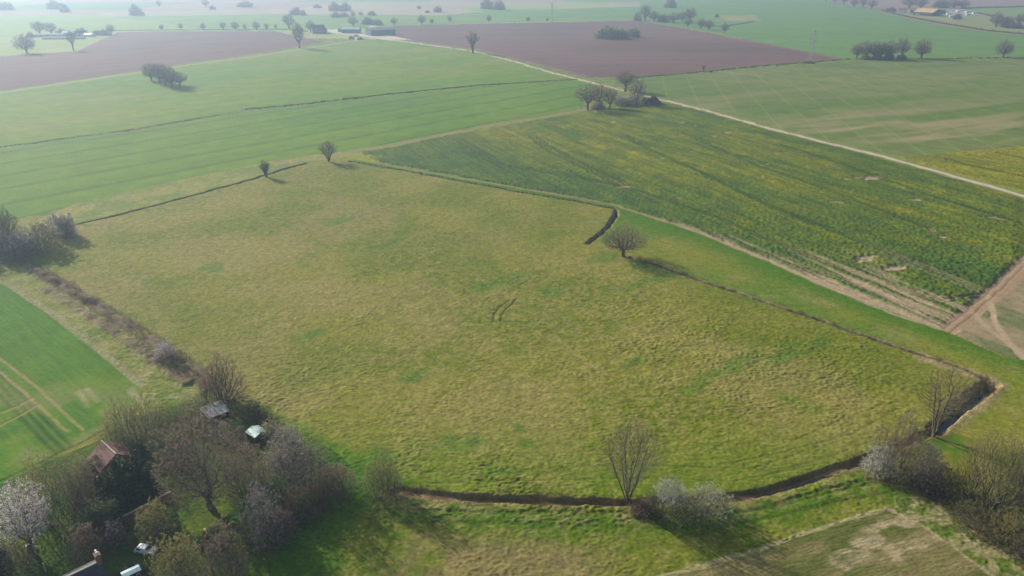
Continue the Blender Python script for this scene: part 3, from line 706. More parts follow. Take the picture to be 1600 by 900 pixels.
OLDWOOD = mat('old_wood', (.20, .165, .13), (.12, .10, .08), scale=.7)  # old wood; its dark tone against pale twigs also paints the crown's inner shade
TW = {
 'grey': mat('grey_twigs', (.43, .38, .32), (.29, .25, .20), scale=.6, trans=.5),
 'brown': mat('brown_twigs', (.44, .33, .25), (.30, .21, .16), scale=.5, trans=.5),
 'red': mat('reddish_twigs', (.46, .30, .21), (.30, .19, .13), scale=.5, trans=.5),
 'olive': mat('olive_twigs', (.46, .43, .19), (.30, .28, .12), scale=.5, trans=.5),
 'purple': mat('purple_grey_twigs', (.44, .37, .36), (.29, .24, .24), scale=.5, trans=.5),
 'pale': mat('pale_green_twigs', (.48, .49, .30), (.34, .35, .20), scale=.5, trans=.5),
 'dark': mat('dark_twigs', (.20, .17, .14), (.12, .10, .08), scale=.5, trans=.4)}
BUD = {
 'blossom': mat('white_blossom', (.90, .89, .86), (.80, .78, .74), scale=1.2, trans=.5),
 'pinkwhite': mat('pale_pink_blossom', (.86, .80, .80), (.68, .63, .64), scale=1.2, trans=.5),
 'olive': mat('olive_catkins', (.38, .34, .12), (.26, .23, .08), scale=1, trans=.5),
 'brown': mat('brown_buds', (.36, .28, .21), (.25, .19, .14), scale=1, trans=.5),
 'red': mat('red_buds', (.35, .25, .18), (.24, .17, .12), scale=1, trans=.5),
 'green': mat('fresh_leaf_buds', (.22, .30, .11), (.15, .21, .07), scale=1, trans=.5),
 'yellow': mat('yellow_green_buds', (.36, .37, .13), (.24, .25, .08), scale=1, trans=.5),
 'grey': mat('grey_buds', (.40, .36, .32), (.27, .24, .22), scale=1, trans=.5),
 'ever': mat('evergreen_leaves', (.045, .075, .022), (.022, .042, .014), scale=.8, trans=.2, rough=.6, spec=.25),
 'laurel': mat('laurel_leaves', (.10, .13, .035), (.045, .07, .02), scale=.8, trans=.25, rough=.6, spec=.25),
 'conifer': mat('conifer_needles', (.028, .045, .022), (.014, .025, .012), scale=.8, trans=.1)}
GRP = {}
def make_tree(name, loc, Ht, W, label, cat, group=None, kind='oak', twig='grey', bud=None, nb=0, bs=.09, seed=0, rz=0.0, bloss=None, nbl=0, blbox=None, **kw):
    wood, tw, bd, rng = plant(kind, Ht, W * (1.14 if kind in ('oak', 'vase') else 1.05), seed, bud=nb, bs=bs, **kw)
    root = empty(name, loc, rz); tag(root, label, cat, group)
    if wood is not None: link('trunk', mesh_np('trunk', *wood, smooth=True), BARK, root)
    V, F, ninner = tw
    cn = 'crown' if kind != 'bush' else 'branches'
    mi = np.zeros(len(F)); mi[:ninner] = 1; V2, F2 = V, F
    if bd is not None:
        BV, BF = cards(bd[0], bd[1], rng, slim=bud in ('brown', 'red', 'grey', 'olive'))
        V2 = np.concatenate([V, BV]); F2 = np.concatenate([F, BF + len(V)]); mi = np.concatenate([mi, np.full(len(BF), 2)])
    me = mesh_np(cn, V2, F2)
    for m_ in (TW[twig], OLDWOOD) + ((BUD[bud],) if bd is not None else ()): me.materials.append(m_)
    me.polygons.foreach_set('material_index', mi.astype(np.int32))
    o = link(cn, me, None, root)
    if bloss:
        # flowers sit on the twig ends; thicker where the photo shows them thicker
        n = nbl; idx = rng.integers(0, len(V), n * 4); P = V[idx]
        if blbox is not None: P = P[blbox(P, Ht, W)]
        P = P[(P[:, 2] > .15 * Ht)][:n] + rng.normal(size=(min(n, (P[:, 2] > .15 * Ht).sum()), 3)) * .1
        BV, BF = cards(P, max(bs, .05) * (1.2 if bs < .09 else 1.0), rng); link('blossom', mesh_np('blossom', BV, BF), BUD[bloss], root)
    return root
def make_leafy(name, loc, Ht, W, label, cat, group=None, m='ever', seed=0, n=9000, s=.16, rz=0.0, **kw):
    P, s, rng = leafy(Ht, W, seed, n, s, **kw)
    BV, BF = cards(P, s, rng, .3)
    core = npn(rng.normal(size=(600, 3))); 
    root = empty(name, loc, rz); tag(root, label, cat, group)
    link('foliage', mesh_np('foliage', BV, BF), BUD[m], root)
    k = 14; a = rng.uniform(0, 6.28, k); A = np.zeros((k, 3)); B = np.stack([np.cos(a) * W * .33, np.sin(a) * W * .33, rng.uniform(.4, .75, k) * Ht], 1)
    link('branches', mesh_np('branches', *seg_mesh(A, B, np.full(k, .09), np.full(k, .03), 4)), BARK, root)
    return root
def g3(px, py): p = U(px, py, 0); return (p[0], p[1], -.1)
def wid(py, w): return w * scale_at(py)

# --- single trees in and round the pasture
def T(name, px, py, hp, wp, label, cat='tree', group=None, **kw):
    kw.setdefault('seed', int(px * 7 + py))
    if kw.get('kind') == 'bush' or kw.get('n', 0) > 2500:
        if kw.get('twig') != 'dark': kw.setdefault('bud', {'purple': 'grey', 'grey': 'grey', 'brown': 'brown', 'red': 'red', 'olive': 'olive', 'pale': 'yellow'}[kw['twig']])
        if kw.get('bud'): kw['nb'] = int((kw.get('nb', 0) + kw['n'] * 5.0) * 1.7); kw['bs'] = .036 if py > 450 else .10
    return make_tree(name, g3(px, py), hgt(py, hp), wid(py, wp), label, cat, group, **kw)
T('oak_tree', 973, 401, 47, 68, 'spreading bare oak with a long shadow, standing alone beside the hooked end of the ditch', n=1300, twigs=4, tl=1.0, tr=.010, rtip=.024, trunk_h=.2, low=.2, twig='brown', bud='brown', nb=2500, bs=.07, bf=.5, lob=.12, rexp=.49)
T('hawthorn_tree', 514, 253, 33, 32, 'small bare tree at the far corner of the pasture next to the rapeseed', kind='vase', stems=6, n=520, twigs=3, tl=1.1, tr=.022, rtip=.03, low=.16, twig='brown', bf=.8)
T('pollard_tree', 416, 277, 26, 16, 'stubby pollarded tree on the ditch bank at the top left of the pasture', kind='vase', stems=5, n=160, twigs=3, tl=1.4, tr=.03, rtip=.075, low=.25, twig='dark', bf=.9)
T('ash_tree', 1458, 682, 108, 88, 'tall thin bare tree with twin stems beside the dark water of the corner ditch', kind='vase', stems=3, n=1200, twigs=4, tl=.8, tr=.008, rtip=.014, low=.16, twig='olive', bf=.7, bud='olive', nb=1500, bs=.05, rexp=.46)
T('willow_tree', 980, 787, 122, 104, 'tall bare tree fanning out in several stems from the front ditch', kind='vase', stems=7, n=1500, twigs=5, tl=.7, tr=.007, rtip=.012, low=.14, twig='grey', bf=.8, bud='olive', nb=3000, bs=.04, rexp=.46)
T('willow_bush', 600, 772, 62, 66, 'round grey-green sallow bush at the left end of the front ditch', 'bush', kind='bush', stems=10, n=1584, twigs=4, tl=.55, tr=.010, rtip=.012, twig='pale', bf=.4, bud='yellow', nb=15000, bs=.045)
T('blackthorn_bush', 1045, 803, 50, 78, 'white flowering blackthorn beside the fan-shaped tree on the front ditch', 'bush', kind='bush', stems=10, n=1224, twigs=4, tl=.5, tr=.011, rtip=.013, twig='pale', bud='yellow', nb=3800, bs=.05, bloss='blossom', nbl=7800, blbox=lambda P, h, w: (P[:, 2] > .52 * h) & (P[:, 0] > -.3 * w))
T('hedge_bush', 1105, 806, 42, 92, 'low green hedge bush to the right of the white blackthorn on the front ditch', 'bush', kind='bush', stems=12, n=1296, twigs=4, tl=.5, tr=.010, rtip=.012, twig='pale', bud='yellow', nb=6500, bs=.05, bloss='blossom', nbl=4200, blbox=lambda P, h, w: P[:, 2] > .45 * h)
T('bramble_bush', 1004, 801, 15, 44, 'low brown bramble between the fan-shaped tree and the white blackthorn', 'bush', kind='bush', stems=12, n=800, twigs=4, tl=.45, tr=.012, rtip=.013, twig='red', bud='brown', nb=1200, bs=.05)
# east corner hedge
T('hedge_bush', 1402, 742, 88, 100, 'large olive-brown bush at the foot of the twin-stemmed tree', 'bush', kind='bush', stems=16, n=1872, twigs=4, tl=.6, tr=.012, rtip=.014, twig='olive', bud='brown', nb=4200, bs=.05)
T('blackthorn_bush', 1372, 742, 50, 58, 'white flowering blackthorn at the right end of the front ditch', 'bush', kind='bush', stems=10, n=1080, twigs=4, tl=.45, tr=.010, rtip=.012, twig='grey', bud='green', nb=1500, bs=.05, bloss='blossom', nbl=9000)
T('blackthorn_bush', 1443, 762, 62, 62, 'half-open blackthorn with a few white flowers, left of the large willows', 'bush', kind='bush', stems=10, n=1224, twigs=4, tl=.5, tr=.012, rtip=.013, twig='purple', bud='grey', nb=1500, bs=.05, bloss='blossom', nbl=2100)
T('scrub_bush', 1472, 772, 40, 70, 'dark bramble scrub in the shade below the half-open blackthorn', 'bush', kind='bush', stems=12, n=1200, twigs=4, tl=.5, tr=.013, rtip=.014, twig='dark', bud='brown', nb=1000, bs=.05)
T('willow_tree', 1538, 800, 122, 128, 'bushy olive-yellow willow, the left one of the big pair at the right edge', kind='bush', stems=8, n=2304, twigs=4, tl=.7, tr=.012, rtip=.019, twig='olive', bud='olive', nb=7000, bs=.06)
T('willow_tree', 1610, 795, 130, 120, 'bushy olive-yellow willow cut by the right edge of the photo', kind='bush', stems=8, n=2016, twigs=4, tl=.7, tr=.012, rtip=.019, twig='olive', bud='olive', nb=6500, bs=.06)
T('bramble_bush', 1520, 820, 30, 80, 'green and brown bramble bank below the left big willow', 'bush', kind='bush', stems=14, n=1300, twigs=4, tl=.45, tr=.012, rtip=.013, twig='red', bud='green', nb=2600, bs=.06)
T('bramble_bush', 1575, 850, 45, 90, 'brown bramble thicket beside the coarse tussock strip at the right edge', 'bush', kind='bush', stems=14, n=1700, twigs=4, tl=.5, tr=.012, rtip=.013, twig='olive', bud='olive', nb=3000, bs=.06)
T('bramble_bush', 1625, 880, 50, 90, 'dark bramble thicket lowest along the right edge', 'bush', kind='bush', stems=14, n=1200, twigs=4, tl=.5, tr=.012, rtip=.013, twig='olive', bud='brown', nb=2000, bs=.06)
# left hedge clump
T('hawthorn_tree', 6, 385, 66, 66, 'dark-twigged hawthorn behind the hedge clump at the left edge', kind='bush', stems=5, n=1700, twigs=4, tl=1.0, tr=.022, rtip=.03, twig='grey', bud='green', nb=1800, bs=.1)
T('blackthorn_bush', 68, 388, 44, 62, 'cream flowering blackthorn in the middle of the hedge clump at the left edge', 'bush', kind='bush', stems=9, n=1080, twigs=4, tl=.8, tr=.02, rtip=.022, twig='olive', bud='olive', nb=1500, bs=.1, bloss='blossom', nbl=4500, blbox=lambda P, h, w: P[:, 2] > .45 * h)
T('hawthorn_bush', 103, 370, 37, 40, 'round purple-brown hawthorn at the right end of the left hedge clump', 'bush', kind='bush', stems=7, n=936, twigs=4, tl=.8, tr=.022, rtip=.026, twig='purple')
T('hedge_bush', 30, 400, 40, 72, 'grey hedge bush lowest in the clump at the left edge', 'bush', kind='bush', stems=9, n=1008, twigs=4, tl=.8, tr=.022, rtip=.025, twig='purple', bud='grey', nb=1000, bs=.1)
T('blackthorn_bush', 88, 362, 26, 30, 'small white-tipped blackthorn behind the round purple-brown hawthorn', 'bush', kind='bush', stems=6, n=504, twigs=4, tl=.7, tr=.02, rtip=.022, twig='purple', bloss='blossom', nbl=900)
T('hedge_bush', -40, 402, 50, 80, 'grey hedge bush at the very left edge, beyond the cream blackthorn', 'bush', kind='bush', stems=9, n=1200, twigs=4, tl=.8, tr=.022, rtip=.025, twig='purple')
T('blackthorn_bush', 262, 563, 30, 42, 'small silvery shrub alone on the bramble strip', 'bush', kind='bush', stems=8, n=720, twigs=4, tl=.5, tr=.014, rtip=.015, twig='purple', bud='grey', nb=1500, bs=.06, bloss='pinkwhite', nbl=3600, blbox=lambda P, h, w: (P[:, 2] > .4 * h))
T('hawthorn_tree', 349, 630, 78, 80, 'fan-shaped reddish-brown bare tree above the grey flat-roofed shed', kind='bush', stems=4, n=1584, twigs=4, tl=.6, tr=.012, rtip=.02, twig='red', bf=.7)

# --- the wooded garden, bottom left
T('elder_bush', 210, 695, 72, 115, 'grey-olive thicket between the wheat and the red-roofed outbuilding', 'bush', kind='bush', stems=16, n=2160, twigs=4, tl=.5, tr=.012, rtip=.014, twig='grey', bud='olive', nb=3500, bs=.05)
T('elder_bush', 262, 668, 40, 60, 'small grey thicket left of the flat-roofed shed', 'bush', kind='bush', stems=10, n=936, twigs=4, tl=.5, tr=.012, rtip=.014, twig='pale', bud='yellow', nb=2600, bs=.05)
T('sallow_bush', 300, 662, 42, 56, 'pale yellow-green sallow just left of the flat-roofed shed', 'bush', kind='bush', stems=10, n=936, twigs=4, tl=.5, tr=.011, rtip=.013, twig='pale', bud='yellow', nb=3600, bs=.05)
T('beech_tree', 330, 794, 144, 142, 'biggest bare brown tree in the middle of the wooded garden', kind='oak', n=3024, twigs=4, tl=.6, tr=.010, rtip=.015, trunk_h=.12, low=.0, twig='brown', bud='brown', nb=5000, bs=.05, bf=.45)
make_leafy('yew_tree', g3(207, 776), hgt(776, 68), wid(776, 84), 'dense dark evergreen in front of the red-roofed outbuilding', 'tree', m='ever', seed=5, n=34000, s=.20)
make_leafy('ivy_bush', g3(150, 742), hgt(742, 30), wid(742, 40), 'ivy mound against the left wall of the red-roofed outbuilding', 'bush', m='laurel', seed=9, n=5000, s=.12)
make_leafy('ivy_bush', g3(206, 716), hgt(716, 34), wid(716, 50), 'ivy heaped behind the dark evergreen on the outbuilding', 'bush', m='laurel', seed=11, n=7000, s=.12)
T('hazel_bush', 95, 800, 86, 130, 'broad brown hazel thicket behind the white cherry', 'bush', kind='bush', stems=14, n=2160, twigs=4, tl=.5, tr=.011, rtip=.015, twig='brown', bud='olive', nb=2500, bs=.05)
T('hazel_bush', 140, 790, 66, 62, 'rusty-brown hazel left of the dark evergreen', 'bush', kind='bush', stems=10, n=1224, twigs=4, tl=.5, tr=.011, rtip=.014, twig='red', bud='brown', nb=1500, bs=.05)
T('cherry_tree', 48, 860, 100, 84, 'cherry tree covered in white blossom near the left edge', kind='oak', n=1440, twigs=4, tl=.45, tr=.010, rtip=.015, trunk_h=.15, low=.12, twig='purple', bs=.065, bloss='pinkwhite', nbl=13000, bf=.45)
make_leafy('laurel_bush', g3(157, 832), hgt(832, 52), wid(832, 80), 'olive-green evergreen laurel left of the garden wall', 'bush', m='laurel', seed=3, n=17000, s=.12, asp=.8)
T('buddleia_bush', 248, 842, 56, 62, 'pale-twigged shrub in front of the garden wall above the car', 'bush', kind='bush', stems=10, n=1224, twigs=4, tl=.45, tr=.010, rtip=.012, twig='pale', bud='olive', nb=1800, bs=.05)
T('lilac_bush', 182, 852, 36, 46, 'small bare shrub in the shade below the garden wall', 'bush', kind='bush', stems=6, n=500, twigs=4, tl=.4, tr=.010, rtip=.013, twig='purple')
T('hazel_bush', 138, 872, 46, 62, 'brown shrub left of the chimney', 'bush', kind='bush', stems=10, n=1008, twigs=4, tl=.45, tr=.010, rtip=.012, twig='red', bud='brown', nb=1300, bs=.05)
T('plum_tree', 288, 928, 90, 102, 'rounded olive-gold bare tree overhanging the white car', kind='bush', stems=5, n=1944, twigs=4, tl=.45, tr=.009, rtip=.015, twig='olive', bud='olive', nb=4500, bs=.045)
T('plum_tree', 412, 850, 86, 80, 'bare tree with pale lilac-grey twigs at the right side of the garden', kind='bush', stems=4, n=1368, twigs=4, tl=.5, tr=.010, rtip=.015, twig='purple', bloss='pinkwhite', nbl=2700, bs=.05, blbox=lambda P, h, w: P[:, 0] > -.1 * w)
T('apple_tree', 358, 905, 86, 74, 'brown-grey bare tree lowest in the garden, right of the gold one', kind='bush', stems=4, n=1296, twigs=4, tl=.45, tr=.010, rtip=.015, twig='brown', bud='brown', nb=1600, bs=.045)
T('elder_bush', 462, 768, 88, 128, 'large purple-grey thicket where the garden meets the pasture', 'bush', kind='bush', stems=16, n=2448, twigs=4, tl=.5, tr=.012, rtip=.015, twig='purple', bud='grey', nb=2200, bs=.05)
T('elder_bush', 390, 775, 76, 84, 'brown thicket between the biggest brown tree and the purple-grey thicket', 'bush', kind='bush', stems=12, n=1440, twigs=4, tl=.5, tr=.012, rtip=.014, twig='brown', bud='brown', nb=1500, bs=.05)
T('bramble_bush', 522, 775, 46, 74, 'low brown bramble tip of the garden thicket, nearest the round sallow', 'bush', kind='bush', stems=14, n=1600, twigs=4, tl=.5, tr=.012, rtip=.014, twig='red', bud='brown', nb=2500, bs=.05)
T('bramble_bush', 476, 800, 36, 84, 'brown bramble in front of the purple-grey thicket', 'bush', kind='bush', stems=14, n=1500, twigs=4, tl=.5, tr=.012, rtip=.014, twig='brown', bud='red', nb=2000, bs=.05)
T('willow_bush', 476, 806, 34, 46, 'bright yellow-green young willow in the brown bramble', 'bush', kind='bush', stems=8, n=720, twigs=4, tl=.4, tr=.009, rtip=.011, twig='olive', bud='yellow', nb=2200, bs=.045)
T('elder_bush', 436, 840, 44, 66, 'brown shrub between the lilac-grey tree and the shaded grass', 'bush', kind='bush', stems=10, n=1300, twigs=4, tl=.45, tr=.011, rtip=.013, twig='brown', bud='brown', nb=1000, bs=.05)
T('blackthorn_bush', 426, 688, 32, 40, 'cream blackthorn right behind the green-roofed shed', 'bush', kind='bush', stems=8, n=792, twigs=4, tl=.45, tr=.011, rtip=.013, twig='olive', bud='olive', nb=900, bs=.05, bloss='blossom', nbl=2700)
T('blackthorn_bush', 452, 698, 36, 46, 'cream blackthorn on the pasture edge above the purple-grey thicket', 'bush', kind='bush', stems=8, n=792, twigs=4, tl=.45, tr=.011, rtip=.013, twig='olive', bud='yellow', nb=1200, bs=.05, bloss='blossom', nbl=3000)
T('blackthorn_bush', 436, 722, 32, 46, 'greenish-white blackthorn just below the green-roofed shed', 'bush', kind='bush', stems=8, n=792, twigs=4, tl=.45, tr=.011, rtip=.013, twig='pale', bud='yellow', nb=1600, bs=.05, bloss='blossom', nbl=1350)
T('elder_bush', 398, 655, 28, 50, 'dark scrub between the two sheds and the pasture', 'bush', kind='bush', stems=10, n=1000, twigs=4, tl=.45, tr=.012, rtip=.013, twig='dark')
T('scrub_bush', 366, 690, 30, 50, 'dark scrub between the two small sheds', 'bush', kind='bush', stems=10, n=900, twigs=4, tl=.45, tr=.012, rtip=.013, twig='dark', bud='green', nb=600, bs=.05)
T('scrub_bush', 275, 720, 46, 60, 'shaded scrub between the dark evergreen and the biggest brown tree', 'bush', kind='bush', stems=10, n=1200, twigs=4, tl=.45, tr=.012, rtip=.013, twig='dark', bud='green', nb=1200, bs=.05)
make_leafy('spruce_tree', g3(-4, 905), hgt(905, 70), wid(905, 46), 'dark conifer at the bottom left edge', 'tree', m='conifer', seed=21, n=9000, s=.13)
make_leafy('box_hedge', g3(208, 893), hgt(893, 14), wid(893, 58), 'bright green clipped hedge between the chimney and the small pale shed', 'hedge', m='laurel', seed=22, n=6000, s=.07, asp=.4)
T('scrub_bush', 20, 895, 40, 90, 'brown scrub at the bottom left edge beside the dark conifer', 'bush', kind='bush', stems=10, n=1300, twigs=4, tl=.45, tr=.011, rtip=.013, twig='brown', bud='brown', nb=1000, bs=.05)
make_leafy('laurel_bush', g3(330, 850), hgt(850, 26), wid(850, 44), 'low evergreen below the biggest brown tree', 'bush', m='laurel', seed=23, n=5000, s=.1)

# --- copse by the track
cg = 'trees of the copse beside the pale track'
T('ash_tree', 918, 172, 42, 44, 'bare ash at the left end of the copse by the track', group=cg, n=600, twigs=4, tl=1.3, tr=.035, rtip=.05, twig='brown', trunk_h=.25, low=.2)
T('ash_tree', 936, 167, 36, 32, 'bare ash, second from the left in the copse by the track', group=cg, n=500, twigs=4, tl=1.3, tr=.035, rtip=.045, twig='grey', kind='upright', trunk_h=.2, low=.15)
T('ash_tree', 953, 169, 32, 26, 'smaller bare ash, third from the left in the copse by the track', group=cg, n=400, twigs=4, tl=1.2, tr=.035, rtip=.045, twig='grey', kind='upright', trunk_h=.2, low=.12)
T('oak_tree', 977, 143, 32, 32, 'broad oak with a thick trunk on the far side of the copse by the track', group=cg, n=700, twigs=4, tl=1.2, tr=.04, rtip=.055, twig='brown', bud='olive', nb=700, bs=.2, trunk_h=.3, low=.3)
T('ash_tree', 995, 163, 40, 30, 'feathery bare ash at the right end of the copse by the track', group=cg, n=600, twigs=4, tl=1.3, tr=.033, rtip=.04, twig='grey', kind='upright', trunk_h=.15, low=.1)
for px, py, hp, wp, tw, lb in ((972,165,14,30,'purple','purple-brown undergrowth below the broad oak of the copse'), (990,165,16,30,'purple','purple-brown undergrowth below the feathery ash of the copse'), (935,170,9,24,'brown','low brown undergrowth below the second ash of the copse')):
    T('scrub_bush', px, py, hp, wp, lb, 'bush', 'undergrowth of the copse', kind='bush', stems=8, n=500, twigs=4, tl=1.0, tr=.035, rtip=.04, twig=tw)
T('hawthorn_bush', 1010, 164, 12, 18, 'green bush beside the dark heap at the copse', 'bush', kind='bush', stems=8, n=500, twigs=4, tl=.9, tr=.035, rtip=.04, twig='pale', bud='green', nb=2000, bs=.2)

# --- repeating far trees: a few models, copied
PR = {}
def proto(key, **kw):
    PR[key] = dict(kw=kw, first=None)
proto('oak_a', kind='oak', n=800, twigs=4, tl=1.3, tr=.026, rtip=.036, twig='brown', trunk_h=.24, low=.12, seed=11)
proto('oak_b', kind='oak', n=800, twigs=4, tl=1.3, tr=.026, rtip=.036, twig='grey', trunk_h=.26, low=.16, seed=12)
proto('oak_c', kind='oak', n=800, twigs=4, tl=1.4, tr=.026, rtip=.036, twig='purple', trunk_h=.20, low=.10, seed=13)
proto('tall_a', kind='upright', n=500, twigs=4, tl=1.3, tr=.04, rtip=.05, twig='grey', trunk_h=.25, low=.2, seed=14)
proto('sparse', kind='vase', stems=3, n=160, twigs=3, tl=1.5, tr=.05, rtip=.09, twig='dark', low=.3, seed=15, bf=.6)
proto('bush_a', kind='bush', stems=10, n=504, twigs=4, tl=1.4, tr=.06, rtip=.07, twig='purple', seed=16)
proto('bush_b', kind='bush', stems=10, n=504, twigs=4, tl=1.4, tr=.06, rtip=.07, twig='olive', bud='olive', nb=1500, bs=.28, seed=17)
proto('bush_g', kind='bush', stems=10, n=600, twigs=4, tl=1.2, tr=.05, rtip=.06, twig='pale', bud='green', nb=3000, bs=.26, seed=18)
def P(key, name, px, py, hp, wp, label, cat='tree', group=None):
    h, w = hgt(py, hp), wid(py, wp); pr = PR[key]; loc = g3(px, py); rz = (px * 1.7 + py * .9) % 6.28
    B0 = 14.0 if pr['kw']['kind'] != 'bush' else 8.0
    if pr['first'] is None:
        o = make_tree(name, loc, B0, 14.0, label, cat, group, **pr['kw']); pr['first'] = o
    else:
        o = copy_tree(pr['first']); o.name = name; o.location = loc
        for k_ in ('group',):
            if k_ in o: del o[k_]
        tag(o, label, cat, group)
    o.rotation_euler = (0, 0, rz); o.scale = (w / 14.2, w / 14.2, h / B0)
    return o
og = 'oaks standing in the hazy wheat field'
for k, (px, py, hp, wp, lb) in enumerate(((237,126,28,26,'first oak from the left in the clump standing in the hazy wheat field'), (250,130,32,26,'second oak from the left in the clump in the hazy wheat field'),
        (259,133,33,26,'middle oak of the clump standing in the hazy wheat field'), (269,137,33,28,'fourth oak from the left in the clump in the hazy wheat field'), (281,134,22,28,'low wide oak at the right end of the clump in the hazy wheat field'))):
    P(('oak_a','oak_b','oak_c')[k % 3], 'oak_tree', px, py, hp, wp, lb, group=og)
P('sparse', 'ash_tree', 739, 83, 33, 24, 'thin broken-topped bare tree beside the track below the wide ploughed field')
P('tall_a', 'ash_tree', 468, 75, 38, 20, 'tall narrow tree at the tip of the left ploughed field')
P('tall_a', 'ash_tree', 452, 45, 22, 20, 'hazy tall tree left of the farmhouse, behind the tip of the ploughed field')
P('oak_b', 'oak_tree', 486, 51, 20, 15, 'round tree touching the left side of the farmhouse')
P('oak_c', 'oak_tree', 42, 83, 29, 31, 'big round hazy tree on the far edge of the left ploughed field')
P('sparse', 'ash_tree', 115, 79, 28, 16, 'thin tree with a tufted top on the far edge of the left ploughed field')
rg = 'single trees in a row behind the ploughed fields'
for k, (px, py, hp, wp, lb) in enumerate(((253,47,9,8,'small tree, leftmost behind the left ploughed field'), (283,47,11,8,'narrow tree, second behind the left ploughed field'), (318,47,11,9,'small tree, third behind the left ploughed field'),
    (349,47,12,11,'round tree, fourth behind the left ploughed field'), (368,47,13,14,'wider round tree, fifth behind the left ploughed field'), (383,47,10,6,'slim tree, sixth behind the left ploughed field'), (401,47,14,12,'round tree, seventh behind the left ploughed field'),
    (417,47,10,9,'small tree, eighth behind the left ploughed field'), (431,45,7,6,'tiny tree, last of those behind the left ploughed field'), (616,40,13,12,'round tree just right of the long barn'), (659,39,16,14,'largest tree behind the left part of the wide ploughed field'),
    (675,38,9,9,'small tree right of the largest one behind the wide ploughed field'), (703,35,11,8,'small tree, third behind the wide ploughed field'), (764,35,11,9,'small lone tree, fourth behind the wide ploughed field'), (825,34,8,8,'faint small tree left of the far pylon'), (855,34,6,5,'tiny tree at the foot of the far pylon'))):
    P(('oak_a','oak_b','oak_c','tall_a')[k % 4], 'field_tree', px, py, hp, wp, lb, group=rg)
eg = 'bare trees in the row by the near pylon'
for k, (px, py, hp, wp, lb) in enumerate(((1338,91,24,20,'small leaning tree at the left end of the row right of the near pylon'), (1352,92,28,22,'second tree of the row right of the near pylon'), (1365,92,28,22,'third tree of the row right of the near pylon'),
    (1377,92,26,20,'fourth tree of the row right of the near pylon'), (1388,92,29,24,'fifth tree of the row right of the near pylon'), (1408,90,31,22,'tall round tree, sixth of the row right of the near pylon'), (1439,91,30,27,'separate tree just right of the row by the near pylon'),
    (1567,90,28,25,'lone round tree near the right edge on the field boundary'))):
    P(('oak_a','oak_b','oak_c')[(k * 2) % 3], 'oak_tree', px, py, hp, wp, lb, group=eg if k < 7 else None)
for k, (px, wp, hp) in enumerate(((1352,20,9), (1370,24,11), (1388,22,11), (1408,22,9))):
    P('bush_b', 'scrub_bush', px, 93, hp * .8, wp * .8, ('scrub under the second tree', 'scrub under the third and fourth trees', 'scrub under the fifth tree', 'scrub under the tall sixth tree')[k] + ' right of the near pylon', 'bush', 'scrub under the tree row')
P('sparse', 'pollard_tree', 1099, 112, 11, 9, 'tiny dead pollard on the lower edge of the wide ploughed field')
hg = 'trees of the small wood above the wide ploughed field'
for k, (px, py, hp, wp, key, lb) in enumerate(((1008,33,24,18,'tall_a','tallest tree at the left end of the small wood above the wide ploughed field'), (996,32,12,14,'bush_a','low bush at the left end of the small wood above the wide ploughed field'), (1022,34,17,18,'oak_a','second tree of the small wood above the wide ploughed field'),
    (1036,34,12,20,'bush_a','low bush in the middle of the small wood above the ploughed field'), (1052,36,16,24,'oak_c','round tree right of the middle of the small wood above the ploughed field'), (1066,34,16,18,'oak_b','narrow tree of the small wood, right of its round one'), (1078,34,21,20,'tall_a','tall tree at the right end of the small wood above the ploughed field'),
    (1075,42,15,14,'oak_a','first of four oaks stepping down right of the small wood'), (1095,45,17,13,'oak_c','second of four oaks stepping down right of the small wood'), (1107,47,16,17,'oak_a','third of four oaks stepping down right of the small wood'), (1132,52,17,13,'oak_b','last of four oaks stepping down right of the small wood'))):
    P(key, 'scrub_bush' if 'bush' in key else 'oak_tree', px, py, hp, wp, lb, 'bush' if 'bush' in key else 'tree', group=hg if k < 7 else 'oaks stepping down beside the small wood')
P('bush_b', 'hawthorn_bush', 1047, 12, 12, 21, 'round dark bush in the far green field above the small wood', 'bush')
P('bush_a', 'hawthorn_bush', 1120, 27, 6, 8, 'small dark bush on the pale strip right of the small wood', 'bush')
P('bush_g', 'willow_bush', 950, 60, 17, 44, 'larger grey-green willow clump standing in the wide ploughed field', 'bush')
P('bush_g', 'willow_bush', 972, 60, 13, 26, 'middle grey-green willow clump in the wide ploughed field', 'bush')
P('bush_g', 'willow_bush', 991, 58, 13, 19, 'smaller separate willow bush in the wide ploughed field', 'bush')
wg = 'far copses in the haze'
